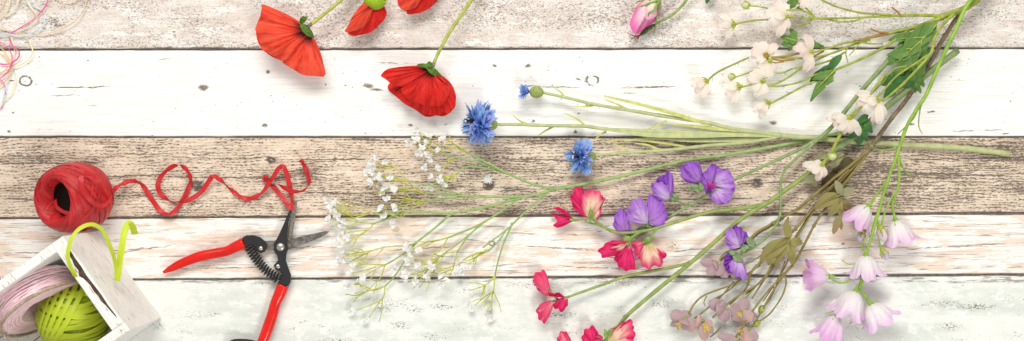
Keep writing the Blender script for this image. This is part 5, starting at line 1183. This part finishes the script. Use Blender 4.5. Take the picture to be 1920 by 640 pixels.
leaf(ds, 'leaf', LEAFD, [((1578, 103), (1548, 140), 16, 40, 34), ((1560, 122), (1522, 150), 20, 36, 30), ((1556, 128), (1516, 160), 16, 36, 26)], [], seed=21, teeth=1, tooth=.1)
leaf(ds, 'leaf', LEAF, [((1566, 132), (1530, 170), 24, 42, 34), ((1560, 140), (1519, 192), 20, 42, 30), ((1556, 140), (1522, 150), 18, 42, 36), ((1562, 142), (1546, 160), 14, 42, 36)], [[(1566, 131, 46), (1545, 152, 46), (1530, 168, 40)]], seed=23)
leaf(ds, 'leaf', LEAF, [((1496, 76), (1460, 66), 18, 36, 30), ((1494, 76), (1464, 84), 20, 36, 30), ((1492, 72), (1482, 54), 18, 36, 32), ((1490, 80), (1478, 96), 14, 35, 30), ((1494, 76), (1476, 74), 22, 37, 34)], [[(1496, 77, 40), (1480, 73, 40), (1472, 70, 36)]], seed=31)
leaf(ds, 'leaf', LEAF, [((1508, 78), (1546, 88), 12, 38, 32), ((1506, 76), (1530, 78), 10, 38, 34)], [], seed=33, teeth=1, tooth=.1)
leaf(ds, 'leaf', LEAF, [((1502, 2), (1474, 6), 16, 40, 32), ((1500, 0), (1480, 18), 14, 40, 34), ((1508, 12), (1492, 16), 12, 40, 36), ((1504, -4), (1474, -6), 14, 40, 32)], [], seed=35)
leaf(ds, 'leaf', LEAFD, [((1622, 214), (1608, 276), 24, 36, 22), ((1616, 232), (1588, 262), 18, 34, 22), ((1622, 230), (1636, 250), 18, 36, 30), ((1618, 240), (1626, 266), 16, 34, 26), ((1628, 216), (1600, 236), 16, 38, 30)], [], seed=41)

# ------------------------------------------------------------------ mauve hellebores with olive leaves
HST = plain('olive_brown_stem', (0.27, 0.22, 0.06), .2, (12, 12), .55, col2=(0.20, 0.155, 0.05))
HSTB = plain('brown_woody_stem', (0.235, 0.175, 0.09), .25, (8, 8), .6, col2=(0.15, 0.10, 0.055))
HLEAF = petal_mat('olive_leaf', (0.30, 0.27, 0.08), (0.26, 0.23, 0.075), (0.25, 0.20, 0.075), .2, (0.18, 0.15, 0.045), .6, .12, 6, .1, .6, .2)
HLEAFG = petal_mat('grey_olive_leaf', (0.30, 0.30, 0.15), (0.31, 0.30, 0.17), (0.33, 0.29, 0.17), .2, (0.22, 0.20, 0.10), .6, .15, 6, .1, .6, .2)
HLEAFD = petal_mat('dark_olive_leaf', (0.10, 0.09, 0.035), (0.105, 0.085, 0.035), (0.15, 0.10, 0.05), .2, (0.06, 0.05, 0.02), .6, .1, 6, .1, .6, .2)
HLEAFB = petal_mat('brown_tinted_leaf', (0.28, 0.24, 0.10), (0.30, 0.22, 0.10), (0.36, 0.20, 0.12), .2, (0.2, 0.14, 0.07), .6, .12, 6, .1, .6, .2)
MAUVE = petal_mat('mauve_petal', (0.46, 0.34, 0.33), (0.43, 0.295, 0.32), (0.46, 0.32, 0.345), .15, (0.34, 0.21, 0.23), .65, .15, 4, .05, .5, .2)
MAUVEP = petal_mat('peach_tinted_mauve_petal', (0.52, 0.37, 0.34), (0.52, 0.365, 0.36), (0.66, 0.38, 0.33), .12, (0.44, 0.28, 0.28), .65, .2, 4, .2, .7, .2)
YST = plain('straw_stamen', (0.66, 0.48, 0.13), .2, (4, 4), .6)
HBUD = plain('yellow_green_hellebore_bud', (0.44, 0.47, 0.10), .25, (4, 4), .6)
hs = thing('hellebore_spray', 'spray of dusty mauve hellebores with olive brown stems and lobed olive leaves', 'flower spray', P(1640, 270, 0))
stems_part(hs, 'woody_stem', HSTB, [([(1875, -70, 16), (1832, -4, 20), (1800, 26, 24), (1768, 74, 26), (1745, 116, 26), (1702, 184, 24), (1672, 222, 24), (1636, 272, 24), (1622, 290, 24)], 4.4, 3.9)], nodes=[(1772, 66, 26, 5), (1758, 92, 26, 5), (1704, 181, 24, 5), (1672, 222, 24, 4.8), (1640, 266, 24, 4.6)])
stems_part(hs, 'stem', HST, [
    ([(1632, 278, 24), (1600, 306, 26), (1550, 346, 26), (1498, 390, 24), (1470, 406, 22), (1440, 424, 20), (1414, 440, 18), (1396, 462, 16), (1360, 474, 18), (1350, 488, 20)], 3.2, 1.6),
    ([(1470, 409, 22), (1440, 428, 18), (1420, 440, 14), (1392, 470, 12)], 2, 1.4),
    ([(1636, 274, 24), (1606, 306, 22), (1570, 345, 20), (1540, 372, 20), (1500, 420, 20), (1478, 442, 20), (1448, 474, 22), (1418, 500, 22), (1404, 517, 20)], 3.0, 2.6),
    ([(1628, 284, 22), (1600, 320, 16), (1565, 358, 14), (1528, 392, 14), (1500, 432, 14), (1480, 462, 14), (1458, 490, 14), (1430, 525, 14)], 2.5, 2.0),
    ([(1630, 284, 24), (1604, 318, 22), (1576, 355, 22), (1545, 395, 22), (1526, 424, 22), (1510, 455, 22), (1490, 492, 22), (1468, 517, 22)], 2.6, 2.4),
    ([(1404, 517, 20), (1370, 535, 20), (1322, 553, 22), (1302, 570, 24), (1292, 588, 26)], 1.8, 1.8),
    ([(1376, 528, 18), (1352, 556, 16), (1322, 582, 16), (1302, 597, 18)], 1.6, 1.6),
    ([(1406, 516, 20), (1402, 535, 18), (1392, 548, 18), (1368, 572, 20)], 1.8, 1.6),
    ([(1404, 518, 20), (1403, 530, 22), (1409, 537, 24)], 1.4, .8),
    ([(1452, 488, 22), (1432, 524, 22), (1410, 540, 22), (1374, 562, 24), (1336, 596, 26)], 2.0, 1.8),
    ([(1418, 536, 20), (1398, 560, 20), (1386, 580, 22)], 1.5, 1.4),
    ([(1470, 480, 18), (1440, 515, 16), (1410, 560, 14)], 1.8, 1.4),
    ([(1470, 515, 22), (1440, 546, 24), (1408, 588, 26), (1380, 632, 26)], 1.9, 1.9),
    ([(1474, 512, 22), (1452, 542, 20), (1430, 580, 18), (1410, 614, 18)], 1.8, 1.7),
    ([(1472, 490, 18), (1458, 530, 16), (1444, 560, 15), (1433, 575, 14)], 1.6, 1.4),
    ([(1470, 514, 22), (1474, 530, 20), (1466, 556, 18), (1444, 588, 16), (1424, 602, 14)], 1.7, 1.5),
    ([(1372, 470, 14), (1356, 484, 14), (1348, 494, 16)], 1.6, 1.8),
    ([(1566, 352, 18), (1530, 390, 18), (1492, 448, 18), (1462, 484, 18), (1424, 530, 16), (1398, 552, 16)], 1.8, 1.4),
    ([(1500, 446, 20), (1484, 470, 16), (1472, 500, 14), (1448, 540, 14), (1430, 566, 14)], 1.5, 1.2),
    ([(1440, 470, 18), (1410, 490, 16), (1384, 500, 16)], 1.5, 1.3), ([(1426, 498, 20), (1398, 516, 16), (1366, 545, 14), (1330, 566, 14)], 1.4, 1.2),
    ([(1592, 318, 26), (1556, 352, 30), (1512, 386, 30), (1476, 404, 28)], 1.6, 1.3),
    ([(1352, 612, 12), (1342, 624, 12), (1332, 632, 14)], 1.8, 1.6), ([(1325, 555, 21), (1320, 566, 18), (1322, 574, 16)], 1.2, .8)],
    nodes=[(1490, 396, 24, 3.8), (1492, 430, 20, 3.8), (1526, 424, 22, 3.8), (1404, 517, 20, 3.6), (1470, 514, 22, 3.4), (1452, 540, 20, 2.4)])
def mauve_flower(c, h, plist, stamens=None, seed=0, rr=1.0):
    """plist: (tip px, tip py, tip h, width, peach?)"""
    rnd = random.Random(seed); mb = MB(); ball(mb, P(c[0], c[1], h), 3.6 * S, 6, 10); fl = mb.build('flower', HBUD, hs)
    for (x, y, hh, w_, pe) in plist:
        p = MB(); petal3(p, P(c[0], c[1], h), P(x, y, hh), w_ * S, (rnd.random() - .5) * .6, -.35, .12, .62, 0, 12, 8, base_w=.35, rnd_tip=1.2)
        p.build('petal', MAUVEP if pe else MAUVE, fl)
    if stamens:
        m2 = MB(); (sx, sy, tx, ty, n_) = stamens
        for k in range(n_):
            a_ = (k / (n_ - 1) - .5); L_ = math.hypot(tx - sx, ty - sy); nx, ny = -(ty - sy) / L_, (tx - sx) / L_
            e_ = (tx + nx * a_ * 16 + rnd.random() * 3, ty + ny * a_ * 16 + rnd.random() * 3, h + 14 + rnd.random() * 4)
            stem(m2, [(sx + nx * a_ * 5, sy + ny * a_ * 5, h + 8), ((sx + e_[0]) / 2, (sy + e_[1]) / 2, h + 14), e_], 1.0, 1.2, 5)
        m2.build('stamens', YST, fl)
mauve_flower((1348, 494), 20, [(1312, 492, 18, 18, 0), (1326, 516, 20, 20, 0), (1346, 518, 26, 20, 0), (1364, 522, 18, 22, 0), (1374, 500, 14, 20, 0), (1340, 500, 32, 19, 0)], None, 1)
mauve_flower((1386, 500), 14, [(1372, 522, 10, 16, 1), (1382, 526, 10, 14, 0), (1398, 520, 10, 14, 0)], None, 12)
mauve_flower((1286, 596), 26, [(1256, 590, 30, 26, 0), (1290, 582, 22, 22, 0), (1256, 612, 18, 16, 0), (1284, 620, 20, 18, 0), (1282, 608, 40, 22, 0), (1300, 624, 16, 20, 1)], (1278, 606, 1266, 612, 7), 2)
mauve_flower((1318, 602), 26, [(1298, 612, 20, 22, 1), (1336, 612, 26, 18, 1), (1322, 640, 20, 22, 1), (1306, 600, 34, 22, 1), (1338, 626, 16, 14, 0)], (1320, 606, 1326, 620, 9), 3)
mauve_flower((1362, 578), 26, [(1328, 568, 26, 24, 0), (1342, 582, 36, 28, 0), (1352, 602, 26, 22, 0), (1360, 606, 18, 16, 0), (1348, 572, 38, 22, 0)], None, 4)
mauve_flower((1390, 584), 24, [(1400, 560, 22, 24, 0), (1368, 578, 20, 24, 0), (1410, 602, 28, 26, 1), (1372, 600, 18, 20, 0), (1394, 608, 16, 22, 1), (1420, 594, 14, 14, 0)], (1388, 584, 1384, 592, 8), 5)
mauve_flower((1384, 636), 26, [(1344, 630, 24, 16, 0), (1352, 644, 26, 18, 0), (1372, 656, 24, 20, 0), (1392, 656, 22, 20, 0)], None, 6)
mauve_flower((1404, 618), 20, [(1382, 626, 24, 22, 1), (1402, 642, 30, 26, 1), (1420, 640, 22, 18, 0), (1392, 640, 28, 22, 1)], (1392, 620, 1386, 626, 4), 7)
for (x, y, h, dx, dy) in ((1428, 580, 14, -.5, .85), (1419, 607, 14, -.75, .65)):
    mb = MB(); fr_ = frame_of(Vector((dx, -dy, .1))); ball(mb, P(x, y, h), 6.2 * S, 8, 12, (1, 1, 1.35), Matrix((fr_[1], fr_[2], fr_[0])).transposed()); mb.build('flower_bud', HBUD, hs)
leaf(hs, 'leaf', HLEAF, [((1480, 450), (1473, 412), 17, 36, 38), ((1478, 450), (1428, 467), 20, 34, 30), ((1476, 452), (1424, 492), 30, 36, 30), ((1450, 476), (1440, 498), 16, 34, 28), ((1476, 454), (1452, 500), 22, 34, 26), ((1480, 454), (1488, 500), 18, 36, 26), ((1482, 452), (1506, 456), 18, 36, 30), ((1484, 470), (1478, 490), 10, 34, 28)], [[(1482, 448, 42), (1460, 462, 42), (1436, 482, 36)], [(1480, 450, 42), (1484, 470, 38), (1486, 488, 32)]], teeth=1, tooth=.08, seed=51, vmat=HST)
leaf(hs, 'leaf', HLEAF, [((1574, 366), (1526, 392), 26, 36, 28), ((1574, 370), (1552, 408), 18, 36, 28), ((1576, 372), (1578, 410), 14, 36, 28)], [[(1576, 366, 40), (1552, 376, 38), (1534, 388, 32)], [(1577, 374, 40), (1566, 392, 36)]], teeth=1, tooth=.08, seed=53, vmat=HST)
leaf(hs, 'leaf', HLEAFG, [((1576, 366), (1566, 338), 16, 36, 40), ((1580, 366), (1602, 352), 18, 34, 30), ((1584, 362), (1598, 364), 14, 33, 28)], [], teeth=1, tooth=.1, seed=55)
leaf(hs, 'leaf', HLEAFB, [((1576, 404), (1562, 440), 17, 32, 24), ((1572, 408), (1578, 432), 10, 30, 24), ((1578, 372), (1590, 400), 22, 24, 16), ((1582, 380), (1598, 396), 14, 22, 14)], [], teeth=1, tooth=.2, seed=57)
leaf(hs, 'leaf', HLEAFD, [((1600, 300), (1560, 322), 22, 18, 14), ((1592, 306), (1586, 330), 18, 16, 10), ((1570, 320), (1550, 350), 20, 14, 10), ((1556, 330), (1540, 352), 18, 12, 8), ((1574, 360), (1562, 378), 14, 12, 8)], [], teeth=1, tooth=.15, seed=59)
leaf(hs, 'leaf', HLEAFG, [((1582, 288), (1545, 312), 20, 34, 30), ((1576, 290), (1558, 316), 14, 34, 28), ((1545, 330), (1496, 338), 18, 24, 16), ((1560, 288), (1524, 298), 14, 26, 20), ((1534, 336), (1522, 350), 12, 22, 14)], [[(1582, 290, 40), (1560, 302, 38), (1544, 320, 34)]], teeth=1, tooth=.1, seed=61, vmat=HLEAFG)
leaf(hs, 'leaf', HLEAF, [((1464, 424), (1446, 416), 8, 22, 22), ((1478, 406), (1476, 424), 6, 22, 20)], [], teeth=1, tooth=0, seed=63)

# ------------------------------------------------------------------ pink bellflowers
BST = plain('bright_green_stem', (0.30, 0.47, 0.06), .15, (14, 14), .5, col2=(0.21, 0.36, 0.045))
BELL = petal_mat('pink_bell', (0.90, 0.87, 0.87), (0.88, 0.70, 0.85), (0.78, 0.46, 0.76), .25, (0.70, 0.40, 0.70), .6, .30, 40, .12, .6, .3)
BELLP = petal_mat('pale_pink_bell', (0.91, 0.88, 0.88), (0.90, 0.79, 0.87), (0.82, 0.58, 0.81), .22, (0.74, 0.48, 0.74), .6, .30, 40, .2, .8, .3)
BELLD = petal_mat('deeper_pink_bell', (0.89, 0.80, 0.86), (0.83, 0.60, 0.80), (0.74, 0.40, 0.72), .16, (0.66, 0.32, 0.64), .6, .28, 40, .05, .5, .3)
BPUR = petal_mat('purple_bud_petal', (0.86, 0.76, 0.86), (0.60, 0.44, 0.78), (0.44, 0.27, 0.68), .2, (0.4, 0.22, 0.6), .6, .2, 14, .1, .7, .3)
cs = thing('bellflower_spray', 'bellflower spray with pale pink bells hanging from a bright green stem', 'flower spray', P(1690, 280, 0))
stems_part(cs, 'stem', BST, [
    ([(1872, -90, 36), (1836, -20, 48), (1812, 12, 54), (1790, 60, 58), (1765, 112, 58), (1738, 175, 56), (1722, 200, 56), (1700, 238, 54), (1682, 290, 52), (1664, 340, 50), (1645, 405, 48), (1634, 445, 46), (1624, 476, 46)], 4.2, 2.6),
    ([(1724, 198, 56), (1712, 222, 48), (1698, 238, 44), (1683, 252, 40)], 2.6, .8),
    ([(1727, 194, 55), (1723, 222, 44), (1723, 238, 36), (1729, 251, 30)], 1.5, .7),
    ([(1680, 276, 50), (1660, 282, 44), (1642, 280, 40), (1630, 270, 40)], 1.4, .6),
    ([(1683, 288, 52), (1686, 320, 46), (1684, 350, 42), (1674, 378, 38), (1676, 402, 36), (1679, 410, 36)], 2.4, 2.2),
    ([(1684, 290, 52), (1692, 312, 44), (1702, 326, 36), (1716, 330, 28)], 2.0, .8),
    ([(1682, 356, 42), (1666, 382, 42), (1656, 408, 42), (1652, 428, 42)], 1.6, 1.5),
    ([(1678, 376, 38), (1684, 386, 34), (1690, 394, 30)], 1.4, .7),
    ([(1664, 340, 50), (1650, 356, 48), (1640, 370, 46), (1630, 384, 44)], 1.8, 2.0), ([(1662, 346, 48), (1668, 338, 48)], 1.5, .8),
    ([(1646, 402, 46), (1640, 418, 46), (1634, 436, 44)], 3.6, 1.6), ([(1644, 408, 46), (1648, 424, 44), (1650, 436, 42)], 2.0, 1.6),
    ([(1636, 440, 46), (1620, 452, 40), (1617, 470, 38)], 1.4, 1.4),
    ([(1648, 446, 40), (1650, 460, 38), (1653, 470, 36)], 1.8, 2.0),
    ([(1610, 494, 40), (1600, 512, 36), (1590, 528, 34), (1572, 530, 34), (1556, 522, 36)], 1.6, 1.8),
    ([(1607, 494, 40), (1592, 496, 40), (1578, 488, 40)], 1.4, .7),
    ([(1622, 522, 40), (1614, 536, 40), (1604, 546, 42)], 2.4, 2.4), ([(1616, 522, 40), (1612, 540, 38), (1622, 556, 38), (1632, 570, 38)], 2.2, 3.0),
    ([(1600, 558, 30), (1584, 574, 34), (1572, 590, 38)], 2.2, 2.4), ([(1588, 570, 34), (1572, 580, 34), (1548, 588, 34)], 2.0, .8), ([(1632, 572, 40), (1640, 566, 42), (1646, 563, 44)], 1.6, .8)],
    nodes=[(1725, 196, 56, 4.6), (1682, 290, 52, 4.2), (1664, 342, 50, 3.6), (1646, 404, 47, 4)])
def bell(c, tip, h0, h1, r, mat, seed=0, flare=1.0, lobes=5, twist=0.0, inner=None):
    """bell-shaped corolla from its calyx at c (px) opening toward tip (px)"""
    b0 = P(c[0], c[1], h0); b1 = P(tip[0], tip[1], h1)
    ax = b1 - b0; L = ax.length; a, e1, e2 = frame_of(ax)
    rnd = random.Random(seed); mb = MB(); nt, nth = 14, 80; rows = []; uvs = []
    prof = [(0, .12), (.07, .32), (.18, .54), (.35, .74), (.6, .86), (.8, .93), (1.0, 1.12)]
    ph = rnd.random() * 6.28
    for j in range(nt + 1):
        t = j / nt
        k = 0
        while k < len(prof) - 2 and prof[k + 1][0] < t: k += 1
        f = (t - prof[k][0]) / (prof[k + 1][0] - prof[k][0]); rr = prof[k][1] + (prof[k + 1][1] - prof[k][1]) * f
        row = []; uv = []
        for i in range(nth):
            th = 2 * PI * i / nth
            lob = abs(math.cos(th * lobes / 2 + ph))            # 1 at lobe tips, 0 in the notches
            ll = L * t * (1 - 0.24 * max(0, t - .5) / .5 * (1 - lob) ** 2.2)
            fl_ = rr * (1 + flare * 0.22 * max(0, t - .6) / .4 * (lob - .4)) * (1 + .05 * math.sin(th * 10 + ph * 2) * t + .04 * math.sin(th * 15 + ph) * t * t + 0.12 * t * math.sin(3 * th + ph * 3) + 0.08 * t * math.sin(2 * th + ph * 5))
            rad = r * S * fl_
            p = b0 + a * ll + (e1 * math.cos(th) + e2 * math.sin(th)) * rad
            p.z = max(p.z, 0.0012 + 0.0004 * math.sin(th * 3))
            row.append(p + a * (1.6 * S * t * math.sin(7 * th + ph)) + Vector((0, 0, 1.6 * S * t * math.sin(4 * th + ph * 2)))); uv.append((i / nth, t))
        rows.append(row); uvs.append(uv)
    mb.grid(rows, uvs, wrap=True)
    fl = mb.build('bell', mat, cs)
    m2 = MB(); ball(m2, b0 + a * 2 * S, 5.2 * S, 8, 12)
    for k in range(5):
        th = 2 * PI * k / 5 + ph; d = e1 * math.cos(th) + e2 * math.sin(th)
        pts = [b0 + d * 2.5 * S, b0 + a * 5 * S + d * 7 * S, b0 + a * 9 * S + d * 13 * S + Vector((0, 0, 1.5 * S))]
        m2.tube(pts, [2.2 * S, 2.0 * S, .6 * S], 6)
    m2.tube([b0 - a * 12 * S, b0 - a * 5 * S, b0], [1.8 * S, 2.8 * S, 4 * S], 8)
    m2.build('calyx', BST, fl)
    m3 = MB(); m3.tube([b0 + a * 8 * S, b0 + a * L * .62], [1.6 * S, 2.2 * S], 6)
    m3.build('pistil', YST, fl)
    return fl
bell((1629, 386), (1600, 421), 44, 34, 24.3, BELL, 3, 1.3)
bell((1679, 412), (1690, 456), 36, 34, 25.2, BELLP, 4, 1.0)
bell((1623, 478), (1624, 518), 44, 36, 26.1, BELLP, 5, 1.1)
bell((1554, 518), (1512, 516), 36, 36, 24.3, BELLD, 6, 1.0)
bell((1604, 546), (1588, 592), 44, 36, 29.7, BELLP, 7, 1.0)
bell((1632, 570), (1652, 606), 40, 36, 27.9, BELLP, 8, 1.1)
bell((1570, 592), (1552, 636), 40, 34, 25.2, BELLD, 9, 1.2)
def bell_bud(c, tip, h, r, mat):
    b0 = P(c[0], c[1], h); ax = P(tip[0], tip[1], h - 4) - b0; L = ax.length; a, e1, e2 = frame_of(ax)
    mb = MB(); ball(mb, b0 + a * L * .5, r * S, 10, 14, (1, 1, L * .62 / (r * S)), Matrix((e1, e2, a)).transposed()); fl = mb.build('flower_bud', mat, cs)
    m2 = MB(); ball(m2, b0 - a * 1 * S, r * .72 * S, 7, 10)
    for k in range(5):
        th = 2 * PI * k / 5; d = e1 * math.cos(th) + e2 * math.sin(th)
        m2.tube([b0 + d * r * .4 * S, b0 + a * L * .3 + d * r * 1.02 * S, b0 + a * L * .62 + d * r * 1.0 * S], [2.4 * S, 2.2 * S, .6 * S], 6)
    m2.build('calyx', DCAL, fl)
bell_bud((1651, 428), (1658, 450), 42, 9, BELL)
bell_bud((1655, 470), (1663, 486), 36, 7, BPUR)
bell_bud((1618, 436), (1612, 450), 34, 7, BPUR)
